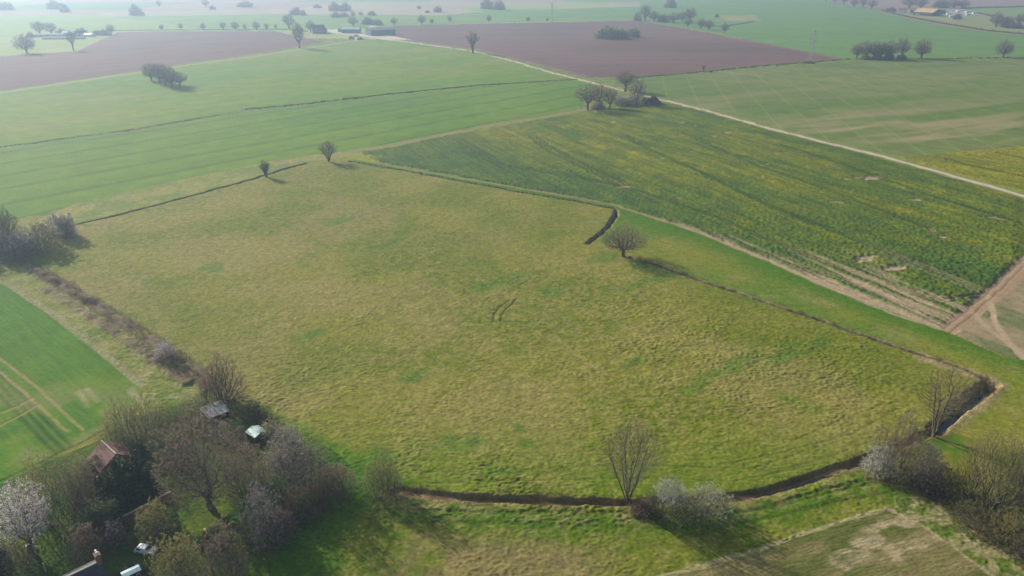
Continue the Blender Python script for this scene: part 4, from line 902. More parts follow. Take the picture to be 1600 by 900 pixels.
for px, py, hp, wp, key, lb in ((85,14,13,22,'bush_a','left half of the faint hazy copse near the top left corner'), (101,19,13,16,'bush_a','right half of the faint hazy copse near the top left corner'), (10,15,12,24,'bush_a','faint copse at the top left corner'), (213,24,16,22,'bush_a','square-looking clump alone in the hazy field, top left'),
    (249,11,10,10,'tall_a','faint tree right of the square-looking clump'), (322,11,12,12,'oak_b','faint tree at the top, left of a small low bush'), (332,15,6,11,'bush_a','small low bush below the faint tree at the top'), (384,11,9,26,'bush_a','wide faint copse at the top, centre left'), (463,23,11,22,'bush_a','round copse above the tall narrow trees'), (474,24,7,10,'bush_b','low bush right of the round copse'),
    (496,12,5,15,'bush_a','flat clump left of the solid dark copse'), (523,17,13,22,'bush_a','left half of the solid dark copse above the farm'), (540,17,13,20,'bush_a','right half of the solid dark copse above the farm'), (525,27,8,18,'bush_a','hedge clump below the solid dark copse'), (538,26,7,14,'bush_a','second hedge clump below the solid dark copse'), (552,26,8,9,'oak_a','small tree right of the hedge clumps above the farm'),
    (564,25,7,8,'oak_b','tiny tree above the long barn'), (581,24,6,14,'bush_b','low clump above the right end of the long barn'), (552,41,16,17,'oak_c','tree right behind the blue-roofed shed'), (575,38,11,22,'bush_a','grey trees behind the left end of the long barn'), (590,39,9,18,'bush_a','grey trees behind the middle of the long barn'), (655,16,8,8,'oak_a','lone faint tree above the wide ploughed field'),
    (684,19,9,15,'bush_a','dark clump right of the lone faint tree'), (668,20,4,9,'bush_a','flat bush left of the dark clump'), (761,14,16,24,'bush_a','left half of the dark round copse at the top centre'), (780,15,15,20,'bush_a','right half of the dark round copse at the top centre')):
    b = 'bush' in key
    P(key, 'copse' if b else 'field_tree', px, py, hp, wp, lb, 'copse' if b else 'tree', wg)
ag = 'hedge trees round the far left hamlet'
for px, py, hp, wp, key, lb in ((62,54,20,22,'tall_a','tall hazy trees at the left end of the far left hamlet'), (80,54,18,22,'tall_a','second clump of tall trees over the far left hamlet'), (97,54,9,18,'bush_a','low trees in the middle of the far left hamlet'), (128,54,10,20,'bush_a','low trees right of the white roof in the far left hamlet'), (152,54,7,16,'bush_a','hedge right of the far left hamlet'),
    (174,54,16,14,'oak_a','rounded tree at the right end of the far left hamlet'), (163,55,9,16,'bush_a','hedge beside the rounded tree at the end of the hamlet'), (48,58,8,12,'bush_a','hedge at the left end of the far left hamlet'), (112,60,12,14,'bush_a','dark clump in front of the white roof of the hamlet')):
    P(key, 'hedge_bush' if 'bush' in key else 'hedge_tree', px, py, hp, wp, lb, 'bush' if 'bush' in key else 'tree', ag)
tg = 'trees along the far lane, top right'
for k, (px, py, hp, wp) in enumerate(((1290,3,12,14), (1304,5,13,13), (1318,7,14,13), (1334,11,14,14), (1348,12,14,13), (1362,14,15,15))):
    P(('tall_a','oak_b')[k % 2], 'lane_tree', px, py, hp, wp, ('leftmost', 'second', 'third', 'fourth', 'fifth', 'rightmost')[k] + ' of the trees along the far lane, top right', group=tg)
ug = 'trees round the yellow-roofed farm'
for px, py, hp, wp, key, lb in ((1420,13,16,26,'tall_a','tree left behind the yellow-roofed barn'), (1437,15,18,22,'tall_a','tree with forked trunk behind the yellow-roofed barn'), (1470,12,13,26,'bush_a','round dark trees behind the right part of the yellow-roofed barn'), (1490,13,14,22,'oak_c','tree behind the left caravans'), (1504,13,13,20,'oak_a','tree behind the middle caravans'),
    (1556,42,23,22,'oak_c','dark forked tree standing in the hedge near the right edge'), (1574,42,15,24,'bush_a','grey thicket right of the dark forked tree'), (1592,40,18,18,'tall_a','bare tree in the far hedge at the right edge'), (1495,30,9,14,'bush_a','dark round bush in front of the caravans'), (1392,18,7,18,'bush_a','dark bushes left of the red-roofed house'), (1584,44,10,30,'bush_a','hedge below the bare tree at the right edge'), (1612,40,18,22,'tall_a','bare tree beyond the right edge of the photo')):
    b = 'bush' in key
    P(key, 'scrub_bush' if b else 'field_tree', px, py, hp, wp, lb, 'bush' if b else 'tree', ug)
# hedgerows: a low ragged mass of twigs along a line
def hedge(name, ln, w, h, label, m='brown', n_m=10, seed=0, r=.04, s=.9):
    q = [U(a, b) for a, b in ln]; rng = np.random.default_rng(seed); A = []; B = []
    for k in range(len(q) - 1):
        L = np.linalg.norm(q[k + 1] - q[k]); n = int(L * n_m); t = rng.uniform(size=n)[:, None]; c = q[k] * (1 - t) + q[k + 1] * t
        lump = .5 + .5 * np.abs(np.sin(t[:, 0] * L / 3.1 + k) * np.sin(t[:, 0] * L / 7.7 + 2 * k)); d = (q[k + 1] - q[k]) / L; nn = np.array([-d[1], d[0], 0])
        c = c + nn * rng.normal(size=(n, 1)) * w * .33; c[:, 2] = 0; hh = h * lump * rng.uniform(.5, 1.1, n)
        top = c + np.stack([rng.normal(size=n) * s * .4, rng.normal(size=n) * s * .4, hh], 1); A.append(c); B.append(top)
        c2 = c + (top - c) * rng.uniform(.3, .9, n)[:, None]; A.append(c2); B.append(c2 + rng.normal(size=(n, 3)) * s * .4 + [0, 0, s * .2])
    A = np.concatenate(A); B = np.concatenate(B); V, F = seg_mesh(A, B, np.full(len(A), r), np.full(len(A), r * .5), 3)
    return tag(link(name, mesh_np(name, V, F), TW[m]), label, 'hedge')
hedge('hedge', [(1378,17),(1410,25),(1460,35),(1540,48),(1620,56)], 3, 3.5, 'ragged brown hedge running from the red-roofed house to the right edge', 'brown', 9, 1, .12, 2.2)
hedge('hedge', [(1500,13),(1560,12),(1620,10)], 4, 4, 'dark straight hedge behind the pale field at the top right', 'dark', 8, 2, .13, 2.2)
hedge('hedge', [(1525,20),(1560,28),(1620,32)], 4, 3, 'brown hedge from the caravans to the right edge', 'brown', 7, 3, .13, 2.2)
hedge('hedge', [(40,58),(110,58),(175,54)], 4, 4, 'hazy hedge along the front of the far left hamlet', 'dark', 6, 4, .13, 2.2)
hedge('hedge', [(175,48),(300,47),(440,46),(480,50)], 3, 1.5, 'low hazy hedge behind the left ploughed field', 'dark', 6, 5, .1, 1.5)
hedge('hedge', [(1092,40),(1130,42),(1178,34)], 3, 2, 'low hedge round the pale strip right of the small wood', 'dark', 5, 6, .1, 1.5)
# ditch-side reeds and dead grass: uncountable, one mass per ditch
def reeds(name, ln, off, w, h, m, dens, seed, kind='stuff', label='dead brown reeds and grass along the ditch', r=.03):
    q = [U(a, b) for a, b in ln]; rng = np.random.default_rng(seed); A = []; B = []
    for k in range(len(q) - 1):
        L = np.linalg.norm(q[k + 1] - q[k]); n = int(L * dens); t = rng.uniform(size=n)[:, None]; c = q[k] * (1 - t) + q[k + 1] * t
        d = (q[k + 1] - q[k]) / L; nn = np.array([-d[1], d[0], 0]); o_ = rng.normal(size=(n, 1)) * w; c = c + nn * (off + o_)
        cl = .30 + .80 * vn(c[:, 0] / 1.6, c[:, 1] / 1.6, 9) * (.5 + vn(c[:, 0] / 5, c[:, 1] / 5, 10))
        c[:, 2] = -1.0 + np.clip(np.abs(off + o_[:, 0]) - 1.0, 0, 1.6) * .55
        A.append(c); B.append(c + np.stack([rng.normal(size=n) * .25, rng.normal(size=n) * .25, h * cl * rng.uniform(.6, 1.2, n)], 1))
    A = np.concatenate(A); B = np.concatenate(B); V, F = seg_mesh(A, B, np.full(len(A), r), np.full(len(A), r * .3), 3)
    o = link(name, mesh_np(name, V, F), m); return tag(o, kind=kind)
REED = mat('dead_reeds', (.50, .34, .21), (.27, .18, .115), scale=.5, trans=.55)
STRAWM = mat('dead_grass', (.42, .35, .20), (.28, .24, .12), scale=.5, trans=.4)
BRAM = mat('dead_bramble_canes', (.22, .15, .12), (.12, .08, .065), scale=.4)
GRASSM = mat('long_grass', (.24, .25, .08), (.15, .18, .045), scale=.4, trans=.5)
reeds('reeds', D_FRONT[:9], .7, .5, 1.35, REED, 16, 1)
reeds('long_grass', D_FRONT, 1.9, .35, 1.5, GRASSM, 16, 11, r=.04)
reeds('dead_grass', D_FRONT, -2.2, .4, 1.3, STRAWM, 16, 12, r=.035)
reeds('long_grass', D_NORTH_B, .8, .5, 1.1, GRASSM, 8, 13, r=.04)
reeds('reeds', D_FRONT[7:11], 1.5, .45, 1.4, STRAWM, 20, 2)
reeds('reeds', D_FRONT[:11], .2, .5, 1.0, REED, 16, 3)
reeds('dead_grass', D_EAST, 2.6, .6, 1.0, STRAWM, 30, 4)
reeds('dead_grass', D_EAST, -2.6, .6, .9, STRAWM, 24, 5)
reeds('dead_grass', D_HOOK, 1.4, .45, 1.0, STRAWM, 26, 6, r=.04)
reeds('dead_grass', D_NORTH_A, -.9, .5, 1.6, STRAWM, 26, 7, r=.045)
reeds('long_grass', D_NORTH_A, .9, .6, 1.1, GRASSM, 12, 8, r=.035)
reeds('brambles', BRAMBLE, 0, 1.2, 2.6, BRAM, 80, 9, r=.03)
reeds('brambles', BRAMBLE2, 0, .9, 1.4, BRAM, 34, 10, r=.03)

# ================================================================== BUILDINGS AND MADE THINGS
def frame3(origin, xdir):
    x = Vector((xdir[0], xdir[1], 0)).normalized(); return math.atan2(x.y, x.x)
BRICK = mat('red_brick', (.30, .15, .10), (.20, .10, .07), scale=9, bump=.01)
PANT = None
def tile_mat(name, c1, c2, row=.32, axis=1):
    m, n, l, b = new_mat(name); b.inputs['Roughness'].default_value = .85
    tc = n.new('ShaderNodeTexCoord'); br = n.new('ShaderNodeTexBrick'); br.inputs['Scale'].default_value = 1.0
    br.inputs['Brick Width'].default_value = .26; br.inputs['Row Height'].default_value = row; br.inputs['Mortar Size'].default_value = .03
    br.inputs['Color1'].default_value = (*c1, 1); br.inputs['Color2'].default_value = (*c2, 1); br.inputs['Mortar'].default_value = (*[c * .35 for c in c1], 1)
    l.new(tc.outputs['Object'], br.inputs['Vector'])
    nz = n.new('ShaderNodeTexNoise'); nz.inputs['Scale'].default_value = 1.4; nz.inputs['Detail'].default_value = 6; l.new(tc.outputs['Object'], nz.inputs['Vector'])
    mx = n.new('ShaderNodeMix'); mx.data_type = 'RGBA'; mx.blend_type = 'MULTIPLY'; mx.inputs[0].default_value = .7
    cr = n.new('ShaderNodeValToRGB'); cr.color_ramp.elements[0].position = .35; cr.color_ramp.elements[0].color = (.45, .42, .4, 1); cr.color_ramp.elements[1].position = .65
    l.new(nz.outputs['Fac'], cr.inputs[0]); l.new(br.outputs['Color'], mx.inputs[6]); l.new(cr.outputs[0], mx.inputs[7]); l.new(mx.outputs[2], b.inputs['Base Color'])
    bp = n.new('ShaderNodeBump'); bp.inputs['Distance'].default_value = .04; l.new(br.outputs['Fac'], bp.inputs['Height']); bp.invert = True; l.new(bp.outputs[0], b.inputs['Normal'])
    return m
REDTILE = tile_mat('red_pantiles', (.36, .165, .12), (.27, .13, .105))
SLATE = tile_mat('blue_slates', (.085, .09, .115), (.06, .065, .085))
GREYROOF = mat('fibre_cement_roof', (.34, .34, .33), (.22, .22, .22), scale=.8, rough=.8)
BARNW = mat('blue_grey_cladding', (.12, .17, .19), (.09, .13, .15), scale=.5, rough=.5)
BLUEROOF = mat('pale_blue_sheet_roof', (.42, .58, .62), (.32, .46, .5), scale=.5, rough=.5)
YELROOF = mat('ochre_sheet_roof', (.62, .44, .18), (.5, .35, .15), scale=.3, rough=.6)
DARKW = mat('dark_timber', (.07, .06, .055), (.045, .04, .038), scale=3, rough=.8)
PAINT = mat('white_render', (.78, .77, .74), (.66, .65, .62), scale=1.5, rough=.7)
GLASSD = mat('dark_window_glass', (.03, .035, .04), (.02, .025, .03), rough=.1, spec=.6)
STONE = mat('ridge_stone', (.48, .42, .34), (.34, .30, .25), scale=3)
CONC = mat('concrete', (.42, .40, .37), (.32, .31, .29), scale=1.5)
FELT = mat('weathered_felt_roof', (.34, .36, .36), (.10, .11, .12), scale=.45, rough=.55, detail=6)
GREENSH = mat('pale_green_sheet_roof', (.58, .74, .68), (.45, .62, .56), scale=.8, rough=.45)
STEEL = mat('galvanised_steel', (.34, .35, .35), (.26, .27, .28), scale=2, rough=.6)
def house(name, loc, rz, L, W, eave, ridge, wall, roof, label, cat, wins=(), door=True, chim=None, over=.25, group=None, ridge_m=None, barge=False):
    """gabled building, ridge along its own x"""
    r = empty(name, loc, rz); tag(r, label, cat, group); l, w = L / 2, W / 2
    mb = MB(); mb.add([(-l,-w,0),(l,-w,0),(l,w,0),(-l,w,0),(-l,-w,eave),(l,-w,eave),(l,w,eave),(-l,w,eave),(-l,0,ridge-.02),(l,0,ridge-.02)],
        [(0,1,5,4),(2,3,7,6),(1,2,6,9,5),(3,0,4,8,7),(0,3,2,1)]); mb.build('wall', wall, r)
    o = over; sl = (ridge - eave) / w; t = .16
    rb = MB()
    for s in (-1, 1):
        y1 = s * (w + o); z1 = eave - sl * o
        a = [(-l-o, 0, ridge), (l+o, 0, ridge), (l+o, y1, z1), (-l-o, y1, z1)]
        b = [(x, y, z + t) for x, y, z in a]
        vs = a + b; f = [(0,1,2,3),(7,6,5,4),(0,4,5,1),(1,5,6,2),(2,6,7,3),(3,7,4,0)]
        if s < 0: f = [tuple(reversed(q)) for q in f]
        rb.add(vs, f)
    ro = rb.build('roof', roof, r)
    if ridge_m: MB().bar((-l-o-.02, 0, ridge + t + .05), (l+o+.02, 0, ridge + t + .05), .34, .22).build('ridge_tiles', ridge_m, ro)
    for (side, x, z, ww, wh) in wins:
        f = MB(); p = MB()
        if side in 'ns':
            s = 1 if side == 'n' else -1; y = s * w
            f.box(x-ww/2-.08, x+ww/2+.08, min(y-.02*s, y+.06*s), max(y-.02*s, y+.06*s), z-wh/2-.08, z+wh/2+.08); p.box(x-ww/2, x+ww/2, min(y+.03*s, y+.09*s), max(y+.03*s, y+.09*s), z-wh/2, z+wh/2)
        else:
            s = 1 if side == 'e' else -1; xx = s * l
            f.box(min(xx-.02*s, xx+.06*s), max(xx-.02*s, xx+.06*s), x-ww/2-.08, x+ww/2+.08, z-wh/2-.08, z+wh/2+.08); p.box(min(xx+.03*s, xx+.09*s), max(xx+.03*s, xx+.09*s), x-ww/2, x+ww/2, z-wh/2, z+wh/2)
        fo = f.build('window', PAINT, r); p.build('pane', GLASSD, fo)
    if door: MB().box(-.5, .5, -w-.07, -w+.01, 0, min(2.1, eave-.1)).build('door', DARKW, r)
    if chim:
        for cx in chim:
            c = MB().box(cx-.45, cx+.45, -.3, .3, ridge-.8, ridge+1.5).box(cx-.55, cx+.55, -.4, .4, ridge+1.5, ridge+1.68).build('chimney', BRICK, ro)
            MB().lathe([(.14, ridge+1.68), (.11, ridge+2.15), (.14, ridge+2.2)], 8, (cx-.2, 0, 0)).lathe([(.14, ridge+1.68), (.11, ridge+2.15), (.14, ridge+2.2)], 8, (cx+.22, 0, 0)).build('chimney_pot', mat('cream_pot', (.72, .68, .6)), c)
    return r
def ang(a, b, z=0):
    p, q = U(*a, z), U(*b, z); return math.atan2(q[1] - p[1], q[0] - p[0]), (p + q) / 2, float(np.linalg.norm(q - p))
# red-roofed outbuilding: ridge runs away to the upper left of the picture
rz, mid, L = ang((183,712), (157,688), 5.2)
house('outbuilding', (mid[0], mid[1], 0), rz, 7.0, 7.4, 2.6, 5.2, BRICK, REDTILE, 'brick outbuilding with an old red pantile roof behind the dark evergreen', 'outbuilding', wins=(('s', 2.2, 1.5, .8, .8),), ridge_m=STONE)
# low flat-roofed shed
rz, mid, L = ang((331,652), (363,640), 2.4); c = (U(313,639,2.4) + U(335,629,2.4) + U(363,640,2.4) + U(331,652,2.4)) / 4
s1 = empty('shed', (c[0], c[1], 0), rz); tag(s1, 'open-fronted shed with a weathered grey flat roof below the fan-shaped tree', 'shed')
MB().add([(-2.6,-2.9,2.28),(2.6,-2.9,2.28),(2.6,2.9,2.5),(-2.6,2.9,2.5),(-2.6,-2.9,2.4),(2.6,-2.9,2.4),(2.6,2.9,2.62),(-2.6,2.9,2.62)], [(0,3,2,1),(4,5,6,7),(0,1,5,4),(1,2,6,5),(2,3,7,6),(3,0,4,7)]).build('roof', FELT, s1)
MB().box(-2.66,2.66,-3.0,-2.9,2.2,2.46).box(-2.72,-2.61,-3.0,2.95,2.2,2.5).box(2.61,2.72,-3.0,2.95,2.2,2.5).build('fascia', CONC, s1)
MB().box(-2.4,2.4,2.6,2.7,0,2.4).box(-2.45,-2.35,-2.6,2.6,0,2.25).box(2.35,2.45,-2.6,2.6,0,2.25).build('wall', DARKW, s1)
for x in (-2.3, 0, 2.3): MB().box(x-.06, x+.06, -2.72, -2.6, 0, 2.27).build('post', DARKW, s1)
# green-roofed shed
rz, mid, L = ang((397,664), (414,674), 2.6)
house('shed', (mid[0]-.6, mid[1]-.6, 0), rz, 3.6, 3.4, 2.0, 2.6, DARKW, GREENSH, 'small shed with a pale green metal roof among white blossom', 'shed', wins=(('s', 1.1, 1.3, .7, .6),), over=.15)
# house cut by the bottom edge
rz, mid, L = ang((158,877), (112,899), 7.6); rzz = rz
d = np.array([math.cos(rz), math.sin(rz), 0]); e1 = U(158, 877, 7.6); Lh = 12.0; cc = e1 + d * (Lh / 2)
hs = house('house', (cc[0], cc[1], 0), rz, Lh, 9.5, 4.6, 7.6, BRICK, SLATE, 'slate-roofed house cut off by the bottom edge', 'house', wins=(('n', -3, 1.5, 1.1, 1.2), ('n', 2, 1.5, 1.1, 1.2), ('w', -2, 1.5, 1, 1.2), ('s', 3, 1.5, 1.1, 1.2)), ridge_m=STONE, over=.15)
ch = MB().box(-Lh/2-.1, -Lh/2+.75, -.55, .55, 6.6, 9.3).box(-Lh/2-.18, -Lh/2+.83, -.63, .63, 9.3, 9.5).build('chimney', BRICK, hs)
POT = mat('white_chimney_pot', (.85, .84, .8), (.75, .74, .7))
for yy in (-.3, .3): MB().lathe([(.19, 9.5), (.15, 10.05), (.19, 10.1), (.19, 10.2)], 10, (-Lh/2+.33, yy, 0)).build('chimney_pot', POT, ch)
# small pale shed
rz, mid, L = ang((196,893), (215,884), 2.0)
house('shed', (mid[0]+.15, mid[1]-.6, 0), rz, 3.0, 1.7, 1.85, 2.05, DARKW, BLUEROOF, 'tiny pale-roofed shed right of the slate-roofed house', 'shed', wins=(('s', .9, 1.1, .5, .5),), over=.08)
# garden wall
a, b = U(172, 818, 1.9), U(266, 768, 1.9)
gw = empty('garden_wall', ((a[0]+b[0])/2, (a[1]+b[1])/2, 0), math.atan2(b[1]-a[1], b[0]-a[0])); tag(gw, 'long shaded brick wall with a pale coping above the white car', 'wall')
Lw = float(np.hypot(b[0]-a[0], b[1]-a[1])) / 2
MB().box(-Lw, Lw, -.16, .16, 0, 1.9).build('brickwork', BRICK, gw); MB().box(-Lw-.04, Lw+.04, -.23, .23, 1.9, 1.99).build('coping', STONE, gw)
MB().box(-Lw*.5, -Lw*.5+.3, -.3, -.16, 0, 1.9).box(Lw*.3, Lw*.3+.3, -.3, -.16, 0, 1.9).build('buttress', BRICK, gw)
# plank bench in the deep shade
a, b = U(196, 760, .5), U(225, 746, .5)
bn = empty('bench', ((a[0]+b[0])/2, (a[1]+b[1])/2, 0), math.atan2(b[1]-a[1], b[0]-a[0])); tag(bn, 'long grey plank bench in deep shade below the dark evergreen', 'bench')
MB().box(-2.1, 2.1, -.3, -.02, .42, .48).box(-2.1, 2.1, .02, .3, .42, .48).build('seat', CONC, bn)
for x in (-1.8, 0, 1.8): MB().box(x-.05, x+.05, -.28, .28, 0, .42).build('leg', DARKW, bn)
# car
CARW = mat('white_car_paint', (.82, .83, .85), (.78, .79, .82), scale=.5, rough=.25, spec=.6)
RUB = mat('tyre_rubber', (.03, .03, .03), (.02, .02, .02)); TAIL = mat('red_lamp_lens', (.45, .02, .02), (.35, .01, .01), rough=.2); LAMP = mat('clear_lamp_lens', (.7, .7, .72), (.5, .5, .52), rough=.1)
def car(name, loc, rz, label, cat='car', group=None, paint=None, van=False):
    r = empty(name, loc, rz); tag(r, label, cat, group); paint = paint or CARW
    if van: prof = [(-2.3,.35),(-2.3,1.9),(-2.15,2.0),(.9,2.0),(1.5,1.3),(2.2,1.05),(2.35,.8),(2.35,.35)]
    else: prof = [(-2.05,.32),(-2.12,.62),(-2.0,.95),(-1.9,1.0),(-1.55,1.40),(-1.3,1.47),(.1,1.45),(.35,1.38),(.98,.98),(1.7,.86),(2.05,.7),(2.1,.4),(2.05,.32)]
    n = len(prof); mb = MB(); vs = []
    for s, wf in ((-1, 1), (1, 1)):
        for x, z in prof: vs.append((x, s * (.86 if z < 1.05 or van else .68), z))
    f = [tuple(range(n))[::-1], tuple(range(n, 2*n))]
    f = [tuple(range(n)), tuple(range(2*n-1, n-1, -1))] + [(k, k+n, (k+1) % n + n, (k+1) % n) for k in range(n)]
    mb.add(vs, f); bo = mb.build('body', paint, r)
    bv = bo.modifiers.new('soft', 'BEVEL'); bv.width = .06; bv.segments = 2; bv.limit_method = 'ANGLE'
    if not van:
        for s in (-1, 1):
            MB().add([(-1.5, s*.80, 1.05), (.75, s*.80, 1.03), (.22, s*.715, 1.36), (-1.35, s*.715, 1.39)], [(0,1,2,3)]).build('side_window', GLASSD, r)
        MB().add([(.99,-.74,1.0),(.99,.74,1.0),(.40,.63,1.385),(.40,-.63,1.385)], [(0,1,2,3)]).build('windscreen', GLASSD, r)
        MB().add([(-1.93,-.72,1.0),(-1.93,.72,1.0),(-1.60,.63,1.38),(-1.60,-.63,1.38)], [(3,2,1,0)]).build('rear_window', GLASSD, r)
    else:
        MB().add([(.98,-.78,1.94),(.98,.78,1.94),(1.51,.78,1.34),(1.51,-.78,1.34)], [(0,1,2,3)]).build('windscreen', GLASSD, r)
    for x in (-1.3, 1.3):
        for s in (-1, 1):
            t = MB().lathe([(.30,-.1),(.32,-.07),(.32,.07),(.30,.1)], 14, (x, s*.82, .32), 'y').build('wheel', RUB, r); MB().lathe([(.18,-.115),(.18,.115)], 10, (x, s*.82, .32), 'y').build('rim', STEEL, t)
    for s in (-1, 1):
        MB().box(-2.16,-2.06,s*.72-.12,s*.72+.12,.68,.88).build('tail_light', TAIL, r); MB().box(2.0,2.12,s*.62-.15,s*.62+.15,.6,.72).build('headlight', LAMP, r)
    return r
p1 = g3(229, 863); car('parked_car', (p1[0], p1[1], 0), R(-12), 'white hatchback parked under the gold tree in the wooded garden')
# garden things
MET = mat('white_painted_metal', (.85, .85, .85), (.75, .75, .75), rough=.4)
def chair(px, py, rz, label):
    p = g3(px, py); r = empty('garden_chair', (p[0], p[1], 0), rz); tag(r, label, 'chair', 'white garden chairs on the lawn')
    MB().box(-.25,.25,-.25,.25,.42,.46).build('seat', MET, r); MB().box(-.25,.25,.22,.26,.46,.95).build('backrest', MET, r)
    for x in (-.22,.22):
        for y in (-.22,.22): MB().box(x-.02,x+.02,y-.02,y+.02,0,.42).build('leg', MET, r)
    return r
chair(53, 849, R(30), 'white garden chair behind the white garden table'); chair(57, 857, R(200), 'white garden chair in front of the white garden table, nearest the conifer')
p = g3(46, 856); tb = empty('garden_table', (p[0], p[1], 0), R(20)); tag(tb, 'small white garden table below the white cherry', 'table')
MB().lathe([(.55,.70),(.56,.72),(.55,.74)], 18).build('table_top', MET, tb)
for a_ in range(3): MB().bar((.08*math.cos(a_*2.1), .08*math.sin(a_*2.1), .7), (.4*math.cos(a_*2.1), .4*math.sin(a_*2.1), 0), .04).build('leg', MET, tb)
def post(px, py, h, label):
    p = g3(px, py); r = empty('wooden_post', (p[0], p[1], 0), 0); tag(r, label, 'post', 'pale posts on the lawn')
    MB().box(-.07,.07,-.07,.07,0,h).build('shaft', PAINT, r); MB().box(-.1,.1,-.1,.1,h,h+.06).build('cap', PAINT, r)
post(100, 845, 1.4, 'short white post on the lawn right of the white cherry'); post(72, 894, 2.2, 'taller pale post on the lawn near the bottom edge')
p = g3(322, 832); lg = empty('log_seat', (p[0], p[1], 0), R(35)); tag(lg, 'pale sawn log lying on the grass right of the car', 'log')
MB().lathe([(.24,-1.0),(.26,-.9),(.24,.9),(.22,1.0)], 12, (0,0,.24), 'y').build('trunk', mat('pale_wood', (.5, .42, .32), (.36, .3, .22)), lg)
MB().lathe([(.2,-1.012),(.2,-1.002)], 12, (0,0,.24), 'y').build('cut_face', mat('sawn_wood', (.62, .52, .38)), lg)

# --- pylons
def pylon(px, py, hp, label, first=None, rz=R(28)):
    p = g3(px, py); h = hgt(py, hp)
    if first is not None:
        o = copy_tree(first); o.location = (p[0], p[1], 0); o['label'] = label; s = h / 40; o.scale = (s, s, s); return o
    r = empty('pylon', (p[0], p[1], 0), rz); tag(r, label, 'pylon', 'lattice pylons of one line'); w = .15
    def half(z): return 3.2 - 2.35 * min(z / 24, 1) if z < 24 else .85 - .45 * (z - 24) / 16
    for sx in (-1, 1):
        for sy in (-1, 1):
            mb = MB(); zs = [0, 12, 24, 40]
            for a_, b_ in zip(zs, zs[1:]): mb.bar((sx*half(a_), sy*half(a_), a_), (sx*half(b_), sy*half(b_), b_), w * 1.6)
            mb.build('leg', STEEL, r)
    mb = MB(); zs = [0, 5, 9.5, 13.5, 17, 20, 22.5, 24.5, 27, 29.5, 32, 34.5, 37, 40]
    for a_, b_ in zip(zs, zs[1:]):
        ha, hb = half(a_), half(b_)
        for f in range(4):
            c = [(-1,-1),(1,-1),(1,1),(-1,1)]; q0, q1 = c[f], c[(f+1) % 4]
            mb.bar((q0[0]*ha, q0[1]*ha, a_), (q1[0]*hb, q1[1]*hb, b_), w * .7); mb.bar((q1[0]*ha, q1[1]*ha, a_), (q0[0]*hb, q0[1]*hb, b_), w * .7); mb.bar((q0[0]*hb, q0[1]*hb, b_), (q1[0]*hb, q1[1]*hb, b_), w * .7)
    mb.build('lattice', STEEL, r)
    for z, l in ((26, 5.2), (31, 6.4), (36, 4.6)):
        mb = MB(); hh = half(z)
        for s in (-1, 1):
            for y in (-hh, hh): mb.bar((s*hh, y, z), (s*l, 0, z+.2), w); mb.bar((s*hh, y, z+1.6), (s*l, 0, z+.3), w)
            mb.bar((s*(hh+l)/2, -hh/2, z+.1), (s*(hh+l)/2, hh/2, z+.1), w * .7)
        ca = mb.build('crossarm', STEEL, r)
        for s in (-1, 1): MB().lathe([(.10,-2.0),(.16,-1.6),(.10,-1.2),(.16,-.8),(.08,0)], 6, (s*(l-.1), 0, z+.15)).build('insulator', GLASSD, ca)
    r.scale = (h/40,) * 3
    return r
py1 = pylon(1266, 99, 49, 'nearest lattice pylon, at the right tip of the wide ploughed field')
pylon(862, 34, 29, 'far lattice pylon behind the middle of the wide ploughed field', py1)
pylon(998, 50, 30, 'lattice pylon standing in the wide ploughed field beside the willow clumps', py1)
pylon(1563, 12, 22, 'far lattice pylon at the top right beyond the caravans', py1)
# dark tangle at the pylon's foot
T('bramble_bush', 1266, 99, 4, 15, 'dark bramble round the foot of the nearest pylon', 'bush', kind='bush', stems=8, n=250, twigs=3, tl=.9, tr=.05, rtip=.06, twig='dark')
# --- manure heap by the copse
def heap(name, px, py, hp, wp, m, label, cat='heap', seed=0, asp=.7, group=None):
    p = g3(px, py); h, w = hgt(py, hp), wid(py, wp); n = 26; g = np.linspace(-1, 1, n); gx, gy_ = np.meshgrid(g, g); r_ = np.hypot(gx, gy_)
    z = np.clip(1 - r_ ** 1.5, 0, 1) * (.7 + .6 * fbm(gx + seed, gy_, .35, 3, seed)) * h
    V = np.stack([gx * w / 2, gy_ * w / 2 * asp, z - .03], -1).reshape(-1, 3); v = np.arange(n * n).reshape(n, n)
    F = np.stack([v[:-1, :-1], v[:-1, 1:], v[1:, 1:], v[1:, :-1]], -1).reshape(-1, 4); keep = (r_[:-1, :-1] < 1.05).ravel(); 
    o = link(name, mesh_np(name, V, F[keep], True), m, None, (p[0], p[1], 0)); return tag(o, label, cat, group)
heap('muck_heap', 1020, 163, 12, 32, mat('dark_manure', (.11, .075, .06), (.06, .04, .035), scale=1.2, bump=.2), 'dark brown muck heap at the right end of the copse by the track', seed=3)
# --- farm in the middle distance
def at(px, py): q = g3(px, py); return (q[0], q[1], 0)
rzb, mid, L = ang((573, 56), (611, 54))
W4 = [('s', x, 3.2, 1.6, 1.2) for x in (-14, -7, 7, 14)]
b = house('barn', (mid[0]+1, mid[1]+9, 0), rzb, 42, 22, 8, 11.5, BARNW, GREYROOF, 'long grey-roofed barn with blue-grey walls at the farmyard', 'barn', wins=W4, over=.5)
house('barn', (mid[0]-13, mid[1]+34, 0), rzb + R(90), 24, 16, 7, 11, BARNW, GREYROOF, 'smaller dark gabled barn behind the left end of the long grey barn', 'barn', wins=[('w', 0, 3, 1.5, 1.5)], over=.4)
rzs, mid, L = ang((534, 52), (562, 52))
house('barn', (mid[0], mid[1]+8, 0), rzs - R(6), 29, 14, 6, 8.2, BARNW, BLUEROOF, 'shed with a pale blue roof left of the long grey barn', 'barn', wins=[('s', x, 2, 2.2, 1.4) for x in (-9, 0, 9)], over=.5)
